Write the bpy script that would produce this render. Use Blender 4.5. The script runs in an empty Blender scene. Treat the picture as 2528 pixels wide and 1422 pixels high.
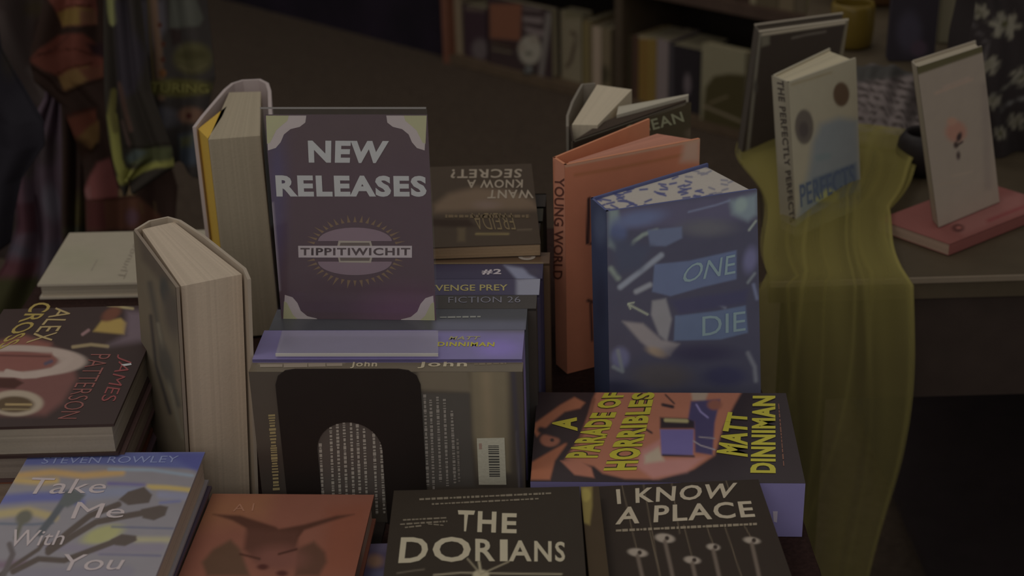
import bpy, math, random
import numpy as np
from mathutils import Vector, Matrix
random.seed(7)
C = bpy.context.scene.collection
SC = bpy.context.scene
D2R = math.radians

# ------------------------------------------------------------------ camera
F_PX, PITCH, ROLL, CAM_Z = 3830.0, 25.4, 1.63, 0.80
def _rx(a):
    c, s = math.cos(a), math.sin(a); return np.array([[1,0,0],[0,c,-s],[0,s,c]])
def _ry(a):
    c, s = math.cos(a), math.sin(a); return np.array([[c,0,s],[0,1,0],[-s,0,c]])
def _rz(a):
    c, s = math.cos(a), math.sin(a); return np.array([[c,-s,0],[s,c,0],[0,0,1]])
RM = _rx(D2R(-PITCH)) @ _ry(D2R(ROLL))
CAM_O = np.array([0, 0, CAM_Z])
cam_d = bpy.data.cameras.new('camera'); cam = bpy.data.objects.new('camera', cam_d); C.objects.link(cam)
cam_d.sensor_width = 36; cam_d.lens = F_PX / 2528 * 36; cam_d.clip_start = 0.05; cam_d.clip_end = 60
cam.matrix_world = Matrix([[RM[0,0], RM[0,2], -RM[0,1], 0], [RM[1,0], RM[1,2], -RM[1,1], 0],
                           [RM[2,0], RM[2,2], -RM[2,1], CAM_Z], [0,0,0,1]])
cam_d.dof.use_dof = True; cam_d.dof.focus_distance = 1.42; cam_d.dof.aperture_fstop = 6.3
SC.camera = cam
# ------------------------------------------------------------------ world, lamps, exposure
SC.view_settings.view_transform = 'Standard'; SC.view_settings.look = 'None'
SC.view_settings.exposure = 0.0; SC.view_settings.gamma = 1.0; SC.view_settings.use_curve_mapping = False
W = bpy.data.worlds.new('world'); SC.world = W; W.use_nodes = True
bg = W.node_tree.nodes['Background']; bg.inputs[0].default_value = (1.0, 0.97, 0.92, 1); bg.inputs[1].default_value = 0.185
def area(name, loc, target, size, power, col):
    l = bpy.data.lights.new(name, 'AREA'); l.shape = 'RECTANGLE'; l.size = size[0]; l.size_y = size[1]; l.energy = power; l.color = col
    o = bpy.data.objects.new(name, l); C.objects.link(o); o.location = loc
    o.rotation_euler = (Vector(target) - Vector(loc)).to_track_quat('-Z', 'Y').to_euler(); return o
area('front_fill_light', (-0.3, -1.0, 1.5), (0, 1.4, 0.1), (1.4, 0.9), 6.0, (1.0, 0.98, 0.95))  # added fill light behind the camera, set low to brighten upright faces
area('ceiling_lamp_back', (0.2, 3.3, 2.2), (0.1, 3.6, -0.4), (1.8, 1.2), 5.6, (1.0, 0.96, 0.88))

area('garment_fill_light', (-0.9, 1.0, 2.1), (-0.85, 2.5, 0.0), (0.8, 0.6), 3.8, (1.0, 0.96, 0.90))  # added fill light to brighten the hanging clothes, no lamp of the shop

# ------------------------------------------------------------------ photo pixels <-> places
def ray(x, y):
    return RM @ np.array([(x-1264)/F_PX, 1.0, -(y-711)/F_PX])
def at(x, y, z):                    # where the sight line through a pixel meets height z
    d = ray(x, y); return CAM_O + (z-CAM_Z)/d[2]*d
def on(x, y, p, n):                 # where it meets the plane (p, n)
    d = ray(x, y); p = np.asarray(p, float); return CAM_O + ((p-CAM_O) @ n)/(d @ n)*d
def proj(P):
    d = (np.asarray(P, float) - CAM_O) @ RM
    return 1264 + F_PX*d[..., 0]/d[..., 1], 711 - F_PX*d[..., 2]/d[..., 1]

# ------------------------------------------------------------------ colour and materials
KB = 0.235
def lin(c):
    c = np.asarray(c, float)/255.0
    return np.where(c <= 0.04045, c/12.92, ((c+0.055)/1.055)**2.4)
def alb(c, k=None):                 # surface colour for a tone read off the photo
    c = np.asarray(c, float); c = c.mean()+0.88*(c-c.mean()); return np.clip(lin(c)/(k or KB), 0.004, 0.86)
def nodes(name):
    m = bpy.data.materials.new(name); m.use_nodes = True
    return m, m.node_tree.nodes, m.node_tree.links, m.node_tree.nodes['Principled BSDF']
def print_mat(name, rough, spec=0.5, coat=0.0, bump=0.0, nscale=60, var=0.06):
    m, n, l, p = nodes(name)
    a = n.new('ShaderNodeAttribute'); a.attribute_name = 'Col'
    t = n.new('ShaderNodeTexNoise'); t.inputs['Scale'].default_value = nscale; t.inputs['Detail'].default_value = 4
    tc = n.new('ShaderNodeTexCoord'); l.new(tc.outputs['Object'], t.inputs['Vector'])
    mr = n.new('ShaderNodeMapRange'); mr.inputs[3].default_value = 1-var; mr.inputs[4].default_value = 1+var; l.new(t.outputs[0], mr.inputs[0])
    mx = n.new('ShaderNodeVectorMath'); mx.operation = 'SCALE'; l.new(a.outputs['Color'], mx.inputs[0]); l.new(mr.outputs[0], mx.inputs[3])
    l.new(mx.outputs[0], p.inputs['Base Color'])
    p.inputs['Roughness'].default_value = rough; p.inputs['Specular IOR Level'].default_value = spec; p.inputs['Coat Weight'].default_value = coat
    if bump:
        b = n.new('ShaderNodeBump'); b.inputs['Strength'].default_value = bump; b.inputs['Distance'].default_value = 0.002
        l.new(t.outputs[0], b.inputs['Height']); l.new(b.outputs[0], p.inputs['Normal'])
    return m
M_PRINT = print_mat('printed_cover', 0.6, 0.15)
M_GLOSS = print_mat('glossy_jacket', 0.32, 0.3)
M_PAPER = print_mat('paper_pages', 0.9, 0.1, bump=0.15, nscale=400)
M_CLOTH = print_mat('woven_cloth', 0.95, 0.05, bump=0.5, nscale=500, var=0.12)
M_WOOD = print_mat('stained_wood', 0.6, 0.3, nscale=25, var=0.25)
M_METAL = print_mat('black_steel', 0.5, 0.25)
M_SHINY = print_mat('shiny_rim', 0.25, 0.6)

class MB:
    def __init__(s): s.v = []; s.f = []; s.c = []; s.m = []; s.mats = []
    def mi(s, m):
        if m not in s.mats: s.mats.append(m)
        return s.mats.index(m)
    def face(s, pts, col, mat):
        k = len(s.v); s.v += [tuple(map(float, p)) for p in pts]; s.f.append(tuple(range(k, k+len(pts))))
        s.c.append([tuple(col)]*len(pts)); s.m.append(s.mi(mat))
    def mesh(s, V, Fc, cols, mat):  # cols per vertex (n,3) or one colour
        k = len(s.v); V = np.asarray(V, float); s.v += [tuple(p) for p in V.tolist()]
        cols = np.asarray(cols, float); one = cols.ndim == 1; mi = s.mi(mat)
        cl = [tuple(cols)]*1 if one else [tuple(x) for x in cols.tolist()]
        for f in Fc:
            s.f.append(tuple(int(i)+k for i in f)); s.c.append([cl[0]]*len(f) if one else [cl[int(i)] for i in f]); s.m.append(mi)
    def hexa(s, lo, hi, col, mat):  # two quads in the same order
        V = list(lo)+list(hi); s.mesh(V, [(3,2,1,0),(4,5,6,7),(0,1,5,4),(1,2,6,5),(2,3,7,6),(3,0,4,7)], col, mat)
    def prism(s, lo, hi, col, mat):
        n = len(lo); V = list(lo)+list(hi)
        s.mesh(V, [tuple(range(n-1,-1,-1)), tuple(range(n,2*n))]+[(i,(i+1)%n,n+(i+1)%n,n+i) for i in range(n)], col, mat)
    def build(s, name, parent=None, origin=(0,0,0), smooth=False):
        me = bpy.data.meshes.new(name); o0 = np.asarray(origin, float)
        V = np.asarray(s.v, float) - o0
        me.from_pydata(V.tolist(), [], s.f)
        for m in s.mats: me.materials.append(m)
        me.polygons.foreach_set('material_index', s.m)
        at_ = me.color_attributes.new('Col', 'FLOAT_COLOR', 'CORNER')
        buf = []
        for cc in s.c:
            for c in cc: buf += [c[0], c[1], c[2], 1.0]
        at_.data.foreach_set('color', buf)
        if smooth: me.polygons.foreach_set('use_smooth', [True]*len(me.polygons))
        me.update(); o = bpy.data.objects.new(name, me); C.objects.link(o)
        if parent is None: o.location = origin
        else: o.parent = parent
        return o
def tag(o, label=None, cat=None, group=None, kind=None):
    if label: o['label'] = label
    if cat: o['category'] = cat
    if group: o['group'] = group
    if kind: o['kind'] = kind
    return o
def thing(name, loc, label, cat, group=None):
    e = bpy.data.objects.new(name, None); C.objects.link(e); e.location = [float(x) for x in loc]; e.empty_display_size = 0.02
    return tag(e, label, cat, group)

# ------------------------------------------------------------------ lettering
_tc = {}
def glyphs(txt, bold):
    k = (txt, bold)
    if k in _tc: return _tc[k]
    cu = bpy.data.curves.new('lettering', 'FONT'); cu.body = txt; cu.offset = bold; cu.resolution_u = 3; cu.space_character = 1.13 if bold >= 0.02 else 1.0
    o = bpy.data.objects.new('lettering', cu); C.objects.link(o)
    dg = bpy.context.evaluated_depsgraph_get(); me = bpy.data.meshes.new_from_object(o.evaluated_get(dg))
    V = np.array([v.co[:2] for v in me.vertices]) if len(me.vertices) else np.zeros((0,2)); Fc = [tuple(p.vertices) for p in me.polygons]
    bpy.data.objects.remove(o); bpy.data.curves.remove(cu); bpy.data.meshes.remove(me)
    lo, hi = V.min(0), V.max(0); V = (V-lo)/(hi-lo); _tc[k] = (V, Fc); return _tc[k]

# ------------------------------------------------------------------ painting in photo pixels
def inside(X, Y, P):
    r = np.zeros(X.shape, bool); n = len(P)
    for i in range(n):
        x0, y0 = P[i]; x1, y1 = P[(i+1) % n]
        c = ((y0 > Y) != (y1 > Y)); xi = (x1-x0)*(Y-y0)/((y1-y0) if y1 != y0 else 1e-9)+x0
        r ^= c & (X < xi)
    return r
def segd(X, Y, P, closed):
    d = np.full(X.shape, 1e9); n = len(P)
    for i in range(n if closed else n-1):
        x0, y0 = P[i]; x1, y1 = P[(i+1) % n]; L = (x1-x0)**2+(y1-y0)**2+1e-9
        t = np.clip(((X-x0)*(x1-x0)+(Y-y0)*(y1-y0))/L, 0, 1)
        d = np.minimum(d, np.hypot(X-x0-t*(x1-x0), Y-y0-t*(y1-y0)))
    return d
def paint(base, ops, k=None):
    base = alb(base, k)
    def fn(X, Y):
        out = np.tile(base, X.shape+(1,))
        for o in ops:
            if o[0] == 'p': d = segd(X, Y, o[1], True); d = np.where(inside(X, Y, o[1]), -d, d); c, s = o[2], o[3]
            elif o[0] == 'l': d = segd(X, Y, o[1], False)-o[2]/2; c, s = o[3], o[4]
            elif o[0] == 'e':
                cx, cy, rx, ry, a = o[1:6]; ca, sa = math.cos(D2R(a)), math.sin(D2R(a))
                u = ((X-cx)*ca+(Y-cy)*sa)/rx; v = (-(X-cx)*sa+(Y-cy)*ca)/ry
                d = (np.hypot(u, v)-1)*min(rx, ry); c, s = o[6], o[7]
            elif o[0] == 'r':   # ring
                cx, cy, rx, ry, w = o[1:6]; d = abs(np.hypot((X-cx)/rx, (Y-cy)/ry)-1)*min(rx, ry)-w/2; c, s = o[6], o[7]
            a_ = np.clip(0.5-d/(2*s), 0, 1); a_ = a_*a_*(3-2*a_)
            out = out*(1-a_[..., None])+alb(c, k)*a_[..., None]
        return out
    return fn
class Face:
    """a flat (bilinear) face: corners q0 q1 q2 q3, outward side away from 'centre'"""
    def __init__(s, q, centre):
        s.q = [np.asarray(p, float) for p in q]; n = np.cross(s.q[1]-s.q[0], s.q[3]-s.q[0]); n /= np.linalg.norm(n)
        m = sum(s.q)/4
        if (m-np.asarray(centre)) @ n < 0: n = -n
        s.n = n; s.p = m
    def grid(s, mb, fn, mat, step=4.0, off=0.00012, nmax=220):
        q = s.q; X, Y = proj(np.array(q)); a = max(np.hypot(X[1]-X[0], Y[1]-Y[0]), np.hypot(X[2]-X[3], Y[2]-Y[3])); b = max(np.hypot(X[3]-X[0], Y[3]-Y[0]), np.hypot(X[2]-X[1], Y[2]-Y[1]))
        nu = int(np.clip(a/step, 2, nmax)); nv = int(np.clip(b/step, 2, nmax))
        u, v = np.meshgrid(np.linspace(0, 1, nu+1), np.linspace(0, 1, nv+1)); u = u[..., None]; v = v[..., None]
        P = (q[0]*(1-u)+q[1]*u)*(1-v)+(q[3]*(1-u)+q[2]*u)*v + s.n*off
        X, Y = proj(P); cols = fn(X, Y).reshape(-1, 3); i = np.arange(nu*nv); r = i//nu; c = i % nu; k = r*(nu+1)+c
        Fc = np.stack([k, k+1, k+nu+2, k+nu+1], 1); mb.mesh(P.reshape(-1, 3), Fc.tolist(), cols, mat)
    def flat(s, mb, col, mat, off=0.0001): mb.face([p+s.n*off for p in s.q], col, mat)
    def pt(s, x, y, off): return on(x, y, s.p+s.n*off, s.n)
    def poly(s, mb, pts, col, mat, layer=1): mb.face([s.pt(x, y, 0.0002+0.0001*layer) for x, y in pts], alb(col), mat)
    def text(s, mb, txt, bl, br, tl, col, mat, bold=0.0, layer=3, tr=None, k=None):
        """lettering whose box is given by three (four) pixel corners"""
        V, Fc = glyphs(txt, bold); bl, br, tl = map(np.array, (bl, br, tl)); tr = np.array(tr) if tr is not None else br+tl-bl
        off = 0.0002+0.0001*layer
        P = []
        for u, v in V:
            p = (bl*(1-u)+br*u)*(1-v)+(tl*(1-u)+tr*u)*v; P.append(s.pt(p[0], p[1], off))
        mb.mesh(P, Fc, alb(col, k), mat)
def wavy_row(s, mb, x0, y0, x1, y1, h, col, mat, layer=2, word=(5, 16), slant=0):
    """a line of print too small to read: short uneven bars like blurred words"""
    L = math.hypot(x1-x0, y1-y0); ux, uy = (x1-x0)/L, (y1-y0)/L; nx, ny = uy, -ux; t = 0
    while t < L:
        w = random.uniform(*word); e = min(L, t+w); hh = h*random.uniform(0.75, 1.1)/2
        a = (x0+ux*t, y0+uy*t); b = (x0+ux*e, y0+uy*e)
        s.poly(mb, [(a[0]-nx*hh, a[1]-ny*hh), (b[0]-nx*hh, b[1]-ny*hh), (b[0]+nx*hh, b[1]+ny*hh), (a[0]+nx*hh, a[1]+ny*hh)], col, mat, layer)
        t = e+random.uniform(1.5, 4)
Face.row = wavy_row

# ------------------------------------------------------------------ books
def L_(a, b, t): return a+(b-a)*t
def pages_block(mb, F, B, col, n=14, jit=0.10, mat=None):
    """leaves between two cover planes: thin bundles so the edges read as paper"""
    mat = mat or M_PAPER
    for i in range(n):
        a, b = i/n, (i+1)/n
        lo = [L_(B[j], F[j], a) for j in range(4)]; hi = [L_(B[j], F[j], b) for j in range(4)]
        mb.hexa(lo, hi, np.clip(np.asarray(col)*(1+random.uniform(-jit, jit)), 0, 0.88), mat)
def book(name, label, F, B, cover, pages=(108,100,88), group=None, cat='book', hard=True, front=None, back=None, spine=None, mat=None,
         root=None, tb=None, inner=None, npg=14, cover_name='cover', inset=None):
    """F, B: front and back cover corners in the order spine-foot, fore-foot, fore-head, spine-head"""
    F = [np.asarray(p, float) for p in F]; B = [np.asarray(p, float) for p in B]; mat = mat or M_GLOSS
    cen = sum(F+B)/8; zmin = min(p[2] for p in F+B); r = root if root is not None else np.array([cen[0], cen[1], zmin])
    e = thing(name, r, label, cat, group)
    tb = tb or (0.0025 if hard else 0.0008); ins = (0.003 if hard else 0.0003) if inset is None else inset
    nrm = lambda a: a/np.linalg.norm(a)
    def shift(P, Q, t): return [p+nrm(q-p)*t for p, q in zip(P, Q)]
    Fi = shift(F, B, tb); Bi = shift(B, F, tb); cc = alb(cover); ic = alb(inner) if inner else cc
    mb = MB(); mb.hexa(Fi, F, cc, mat); mb.hexa(B, Bi, cc, mat)
    sF = [F[0], F[3]]; sB = [B[0], B[3]]; du = [nrm(F[1]-F[0])*tb, nrm(F[2]-F[3])*tb]
    mb.hexa([sB[0], sF[0], sF[1], sB[1]], [sB[0]+du[0], sF[0]+du[0], sF[1]+du[1], sB[1]+du[1]], cc, mat)
    faces = dict(front=Face(F, cen), back=Face(B, cen), spine=Face([B[0], F[0], F[3], B[3]], cen))
    for key, fn in (('front', front), ('back', back), ('spine', spine)):
        if fn: fn(faces[key], mb)
    mb.build(cover_name, e, r)
    def inn(P):
        u = nrm(P[1]-P[0]); v = nrm(P[3]-P[0])
        return [P[0]+v*ins+u*tb, P[1]+v*ins-u*ins, P[2]-v*ins-u*ins, P[3]-v*ins+u*tb]
    pb = MB(); pages_block(pb, inn(Fi), inn(Bi), alb(pages), npg); pb.build('pages', e, r)
    return e
def box_quads(w, d, h, yaw, lb, rl, x, y, z):
    M = _rz(D2R(yaw)) @ _ry(D2R(rl)) @ _rx(D2R(lb))
    def c(a, b, k): return M @ np.array([(a-0.5)*w, b*d, k*h])+np.array([x, y, z])
    return c
def lying(c, spine='left'):
    """front/back corners of a lying book; spine on the left or near side of the box c(a,b,k)"""
    if spine == 'left': o = [(0,0), (1,0), (1,1), (0,1)]
    elif spine == 'near': o = [(1,0), (1,1), (0,1), (0,0)]
    elif spine == 'far': o = [(0,1), (0,0), (1,0), (1,1)]
    elif spine == 'right': o = [(1,1), (0,1), (0,0), (1,0)]
    return [c(a, b, 1) for a, b in o], [c(a, b, 0) for a, b in o]

# PART2

# ================================================================== the room
def quadmesh(name, pts, mat, kind=None):
    me = bpy.data.meshes.new(name); me.from_pydata([tuple(map(float, p)) for p in pts], [], [tuple(range(len(pts)))]); me.materials.append(mat); me.update()
    o = bpy.data.objects.new(name, me); C.objects.link(o)
    if kind: o['kind'] = kind
    return o
def noise_mat(name, c1, c2, scale, rough=0.95, bump=0.4, stretch=(1,1,1)):
    m, n, l, p = nodes(name); tc = n.new('ShaderNodeTexCoord'); mp = n.new('ShaderNodeMapping'); mp.inputs['Scale'].default_value = stretch
    t = n.new('ShaderNodeTexNoise'); t.inputs['Scale'].default_value = scale; t.inputs['Detail'].default_value = 6
    l.new(tc.outputs['Object'], mp.inputs[0]); l.new(mp.outputs[0], t.inputs['Vector'])
    r = n.new('ShaderNodeValToRGB'); r.color_ramp.elements[0].position = 0.3; r.color_ramp.elements[1].position = 0.7
    r.color_ramp.elements[0].color = (*alb(c1), 1); r.color_ramp.elements[1].color = (*alb(c2), 1)
    l.new(t.outputs[0], r.inputs[0]); l.new(r.outputs[0], p.inputs['Base Color']); p.inputs['Roughness'].default_value = rough
    p.inputs['Specular IOR Level'].default_value = 0.1
    b = n.new('ShaderNodeBump'); b.inputs['Strength'].default_value = bump; b.inputs['Distance'].default_value = 0.003; l.new(t.outputs[0], b.inputs['Height']); l.new(b.outputs[0], p.inputs['Normal'])
    return m
M_CARPET = noise_mat('brown_carpet', (40,32,26), (50,41,33), 90)
M_WALL = noise_mat('dark_navy_wall', (15,13,17), (24,18,26), 4, rough=0.8, bump=0.1)
FZ = -0.75
quadmesh('floor', [(-4,-0.6,FZ),(4,-0.6,FZ),(4,7.5,FZ),(-4,7.5,FZ)], M_CARPET, 'structure')
sd = np.array([0.7234,-0.6905,0]); sn = np.array([0.6905,0.7234,0])    # shelf front direction, and its depth direction
wp = np.array([-1.08,5.95,FZ])+sn*0.0
wa, wb_ = wp-sd*2.6, wp+sd*5.2; up = np.array([0,0,2.6])
wj = wp+sd*(float((np.array([-0.2089,5.049,FZ])-wp) @ sd)-0.012); wk = wj+sn*0.34
WL = [wa, wj, wk, wb_+sn*0.34, wb_+sn*0.50, wj+sn*0.50-sd*0.12, wj+sn*0.12-sd*0.12, wa+sn*0.12]
mb = MB(); V = WL+[q+up for q in WL]; mb.mesh(V, [(0,1,9,8),(1,2,10,9),(2,3,11,10),(3,4,12,11),(4,5,13,12),(5,6,14,13),(6,7,15,14),(7,0,8,15)], (0.03,0.027,0.035), M_WALL); tag(mb.build('wall_back'), kind='structure')

# ---------------------------------------------------------------- bookcase against the dark wall
S0 = np.array([-0.2089, 5.049, FZ]); 
def onsh(x, y, off=0.0): return on(x, y, S0+sn*off, sn)
def shp(t, d, z): return S0+sd*t+sn*d+np.array([0,0,z-FZ])
def tof(x, y, off=0.0): return float((onsh(x, y, off)-S0) @ sd)
SB = FZ+0.032
case = thing('bookcase', shp(0.9, 0.0, FZ), 'dark brown wooden bookcase standing on the carpet against the dark wall', 'bookcase')
def shbox(name, t0, t1, d0, d1, z0, z1, col, parent=case, mat=M_WOOD, org=None):
    m = MB(); m.hexa([shp(t0,d0,z0),shp(t1,d0,z0),shp(t1,d1,z0),shp(t0,d1,z0)], [shp(t0,d0,z1),shp(t1,d0,z1),shp(t1,d1,z1),shp(t0,d1,z1)], alb(col), mat)
    return m.build(name, parent, org if org is not None else shp(0.9,0.0,FZ))
TE = 1.75; DP = 0.30
shbox('side_panel', 0.0, 0.03, 0.0, DP, FZ, 0.35, (72,42,30))
shbox('side_panel', TE, TE+0.03, 0.0, DP, FZ, 0.35, (52,40,30))
shbox('shelf', 0.03, TE, 0.0, DP, FZ+0.002, SB, (56,44,32))
tp = tof(1517, 100); shbox('divider', tp, tp+0.03, 0.0, DP, SB, -0.10, (44,35,25))
shbox('shelf', 0.03, tp, 0.0, DP, -0.40, -0.375, (50,38,28))
shbox('shelf', tp+0.03, TE, 0.0, DP, -0.385, -0.355, (46,34,27))
shbox('shelf', 0.03, TE, 0.0, DP, -0.06, -0.03, (46,34,27))
shbox('back_panel', 0.03, TE, DP-0.012, DP, SB, 0.33, (24,18,14))

def shelf_book(label, x0, x1, ytop, yref, col, ops=(), pages=(92,84,66), off=0.03, depth=0.14, lean=0.0, zb=SB, group='books in the dark bookcase', face_out=False, name='book', z1=None, spine_ops=None):
    """book on the shelf: left and right limits and head read at photo height yref"""
    t0, t1 = tof(x0, yref, off), tof(x1, yref, off); z1 = z1 if z1 is not None else float(onsh((x0+x1)/2, ytop, off)[2])
    def c(t, d, z): return shp(t+lean*(z-zb), off+d, z)
    if face_out:   # front cover towards the room
        F = [c(t0,0,zb), c(t1,0,zb), c(t1,0,z1), c(t0,0,z1)]; B = [c(t0,depth,zb), c(t1,depth,zb), c(t1,depth,z1), c(t0,depth,z1)]
        return book(name, label, F, B, col, pages, group, npg=6, front=lambda f, mb: f.grid(mb, paint(col, list(ops)), M_PRINT, 3), mat=M_PRINT)
    F = [c(t1,0,zb), c(t1,depth,zb), c(t1,depth,z1), c(t1,0,z1)]; B = [c(t0,0,zb), c(t0,depth,zb), c(t0,depth,z1), c(t0,0,z1)]
    return book(name, label, F, B, col, pages, group, npg=6, spine=lambda f, mb: f.grid(mb, paint(col, list(ops)), M_PRINT, 3), mat=M_PRINT)
shelf_book('thin cream spine beside the reddish end panel of the bookcase', 1123, 1140, 0, 80, (88,76,60), z1=-0.43, depth=0.2)
shelf_book('dark plum book with a pale patch low on its spine, left in the bookcase', 1146, 1202, 16, 100, (38,26,30), [('e',1185,122,20,26,0,(62,54,54),8),('p',[(1150,14),(1200,20),(1198,30),(1150,26)],(60,50,44),4)], depth=0.2)
shelf_book('large dark picture book with an orange square and a white flower on its cover', 1206, 1362, 8, 100, (38,28,28),
    [('p',[(1209,10),(1288,10),(1284,100),(1210,94)],(80,48,34),4), ('p',[(1290,40),(1340,44),(1338,60),(1292,54)],(78,68,66),3), ('p',[(1290,14),(1336,18),(1338,30),(1292,26)],(62,52,50),3), ('p',[(1292,64),(1345,76),(1342,92),(1300,80)],(78,68,66),3),
     ('e',1308,124,28,36,0,(98,92,82),5), ('e',1305,132,9,5,0,(60,58,48),3), ('e',1318,98,12,12,0,(92,84,74),4),('e',1288,118,10,12,0,(92,84,74),4), ('l',[(1216,108),(1262,116)],4,(72,64,48),2), ('l',[(1216,122),(1262,130)],4,(72,64,48),2),
     ('p',[(1348,30),(1364,32),(1340,196),(1328,194)],(74,68,64),4), ('p',[(1213,100),(1280,112),(1275,120),(1215,108)],(36,22,18),3)], face_out=True, depth=0.035, off=0.02, lean=0.0, group='books in the dark bookcase')
shelf_book('tall cream book with a brown squiggle on its cover', 1385, 1436, 30, 120, (82,74,58), [('l',[(1412,80),(1424,92),(1416,120),(1410,150),(1400,164)],9,(52,42,32),3),('e',1426,100,5,22,0,(76,68,54),3),('p',[(1392,28),(1500,30),(1500,45),(1392,45)],(70,64,46),6)], depth=0.05, face_out=True, off=0.045)
shelf_book('olive and cream book standing next to the squiggle cover', 1440, 1462, 50, 140, (68,58,38), [('l',[(1444,60),(1444,220)],10,(78,68,40),4)], depth=0.17)
shelf_book('pale cream spine leaning beside the divider of the bookcase', 1463, 1484, 66, 140, (102,88,74), depth=0.17)
shelf_book('pale book with a dark round mark at the foot, against the divider', 1485, 1508, 70, 140, (72,62,46), [('e',1492,185,12,24,0,(44,38,26),6)], depth=0.17)
shelf_book('dark olive book right of the bookcase divider', 1540, 1560, 88, 160, (42,36,24), depth=0.15)
shelf_book('dark brown book pressed against the yellow spine', 1561, 1576, 88, 160, (52,36,28), depth=0.15)
shelf_book('book with a mustard yellow spine in the bookcase', 1577, 1620, 92, 160, (84,66,28), [('l',[(1590,90),(1590,240)],16,(82,60,26),8),('p',[(1570,70),(1625,74),(1625,96),(1572,94)],(96,88,72),5)], depth=0.15)
shelf_book('book with a grey white spine right of the yellow one', 1621, 1650, 98, 160, (82,72,70), depth=0.15)
shelf_book('black book with a small white arch low on its spine', 1652, 1730, 116, 170, (26,22,24), [('e',1697,208,9,26,0,(66,58,60),4),('p',[(1652,108),(1662,108),(1662,250),(1652,250)],(44,40,42),3)], depth=0.15)
shelf_book('cream book with a dark rounded shape, at the right end of the low shelf', 1731, 1838, 118, 200, (86,80,62), [('p',[(1742,215),(1762,188),(1800,182),(1850,186),(1850,330),(1730,330)],(46,40,22),5), ('l',[(1752,255),(1795,238)],5,(74,64,46),3), ('l',[(1738,262),(1834,302)],6,(84,74,58),3)], face_out=True, depth=0.03, off=0.0)
for i, (x0, x1, col) in enumerate([(1775,1812,(52,42,34)),(1850,1866,(84,76,58)),(1868,1920,(58,50,36)),(1922,1960,(72,62,46)),(1962,1990,(60,52,40)),(1992,2040,(66,60,40))]):
    shelf_book(['dark leaning book on the upper shelf of the bookcase','slim cream spine on the upper shelf above the framed cover','olive brown book on the upper shelf above the framed cover','buff spine on the upper shelf of the bookcase','narrow brown spine on the upper shelf','olive spine at the right end of the upper shelf'][i], x0, x1, 0, 18, col, z1=-0.17-0.01*i, zb=-0.355, depth=0.15)
# a small clear glass ornament on the shelf edge
gp = shp(tof(1298,190,0.0)+0.0, 0.02, SB)
M_GLASS, n_, l_, p_ = nodes('clear_glass'); p_.inputs['Transmission Weight'].default_value = 0.9; p_.inputs['Roughness'].default_value = 0.06; p_.inputs['Base Color'].default_value = (0.7,0.7,0.62,1)
gl = MB(); prof = [(0.0,0),(0.022,0),(0.024,0.004),(0.020,0.014),(0.011,0.022),(0.008,0.028),(0.0,0.030)]
NS = 20
V = [(gp[0]+r*math.cos(6.2832*k/NS), gp[1]+r*math.sin(6.2832*k/NS), gp[2]+z) for r, z in prof for k in range(NS)]
gl.mesh(V, [(i*NS+k, i*NS+(k+1)%NS, (i+1)*NS+(k+1)%NS, (i+1)*NS+k) for i in range(len(prof)-1) for k in range(NS)], (0.6,0.6,0.5), M_GLASS)
tag(gl.build('glass_ornament', None, gp, True), 'small shiny glass ornament on the front edge of the low shelf', 'ornament')

# ================================================================== main table
M_TCLOTH = noise_mat('dark_table_cloth', (24,14,12), (32,20,17), 220)
tb_e = thing('display_table', (-0.2, 1.3, FZ), 'display table under a dark maroon cloth, piled with books', 'table')
def bx(mb, x0, x1, y0, y1, z0, z1, col, mat): mb.hexa([(x0,y0,z0),(x1,y0,z0),(x1,y1,z0),(x0,y1,z0)], [(x0,y0,z1),(x1,y0,z1),(x1,y1,z1),(x0,y1,z1)], col, mat)
TX0, TX1, TY0, TY1 = -0.585, 0.258, 0.72, 1.865
m = MB(); bx(m, TX0+0.01, TX1-0.01, TY0+0.01, TY1-0.01, -0.034, -0.004, (0.08,0.05,0.03), M_WOOD); m.build('table_top', tb_e, (-0.2,1.3,FZ))
for lx in (TX0+0.05, TX1-0.09):
    for ly in (TY0+0.05, TY1-0.09):
        m = MB(); bx(m, lx, lx+0.04, ly, ly+0.04, FZ, -0.034, (0.08,0.05,0.03), M_WOOD); m.build('leg', tb_e, (-0.2,1.3,FZ))
m = MB(); nx, ny = 60, 60
# cloth: top sheet plus rippled drop
def cloth_pt(x, y):
    dx = max(TX0-x, x-TX1, 0); dy = max(TY0-y, y-TY1, 0); d = max(dx, dy)
    xx = min(max(x, TX0), TX1); yy = min(max(y, TY0), TY1)
    if d <= 0: return (xx, yy, -0.0006)
    k = 0.004+0.010*math.sin((xx+yy)*60)*min(1, d*8)+0.01*min(1, d*8)
    sx = (1 if x > TX1 else -1) if dx > 0 else 0; sy = (1 if y > TY1 else -1) if dy > 0 else 0
    return (xx+sx*k*(1 if dx else 0), yy+sy*k*(1 if dy else 0), -0.0006-d)
xs = [TX0-0.3, TX0-0.15, TX0-0.02]+list(np.linspace(TX0, TX1, 60))+[TX1+0.02, TX1+0.15, TX1+0.3]; ys = [TY0-0.3, TY0-0.15, TY0-0.02]+list(np.linspace(TY0, TY1, 60))+[TY1+0.02, TY1+0.15, TY1+0.3]
V = [cloth_pt(x, y) for y in ys for x in xs]; nX = len(xs)
m.mesh(V, [(j*nX+i, j*nX+i+1, (j+1)*nX+i+1, (j+1)*nX+i) for j in range(len(ys)-1) for i in range(nX-1)], (0.01,0.01,0.01), M_TCLOTH)
tag(m.build('tablecloth', None, (0,0,0), True), 'dark maroon cloth spread over the main display table', 'tablecloth')

# ================================================================== front row of lying books
Z3 = lambda *a: [(1280+x/2.89, 930+y/2.89) for x, y in a]
Z3b = lambda x, y: (1280+x/2.89, 930+y/2.89)
YEL = (126,118,28)
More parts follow.
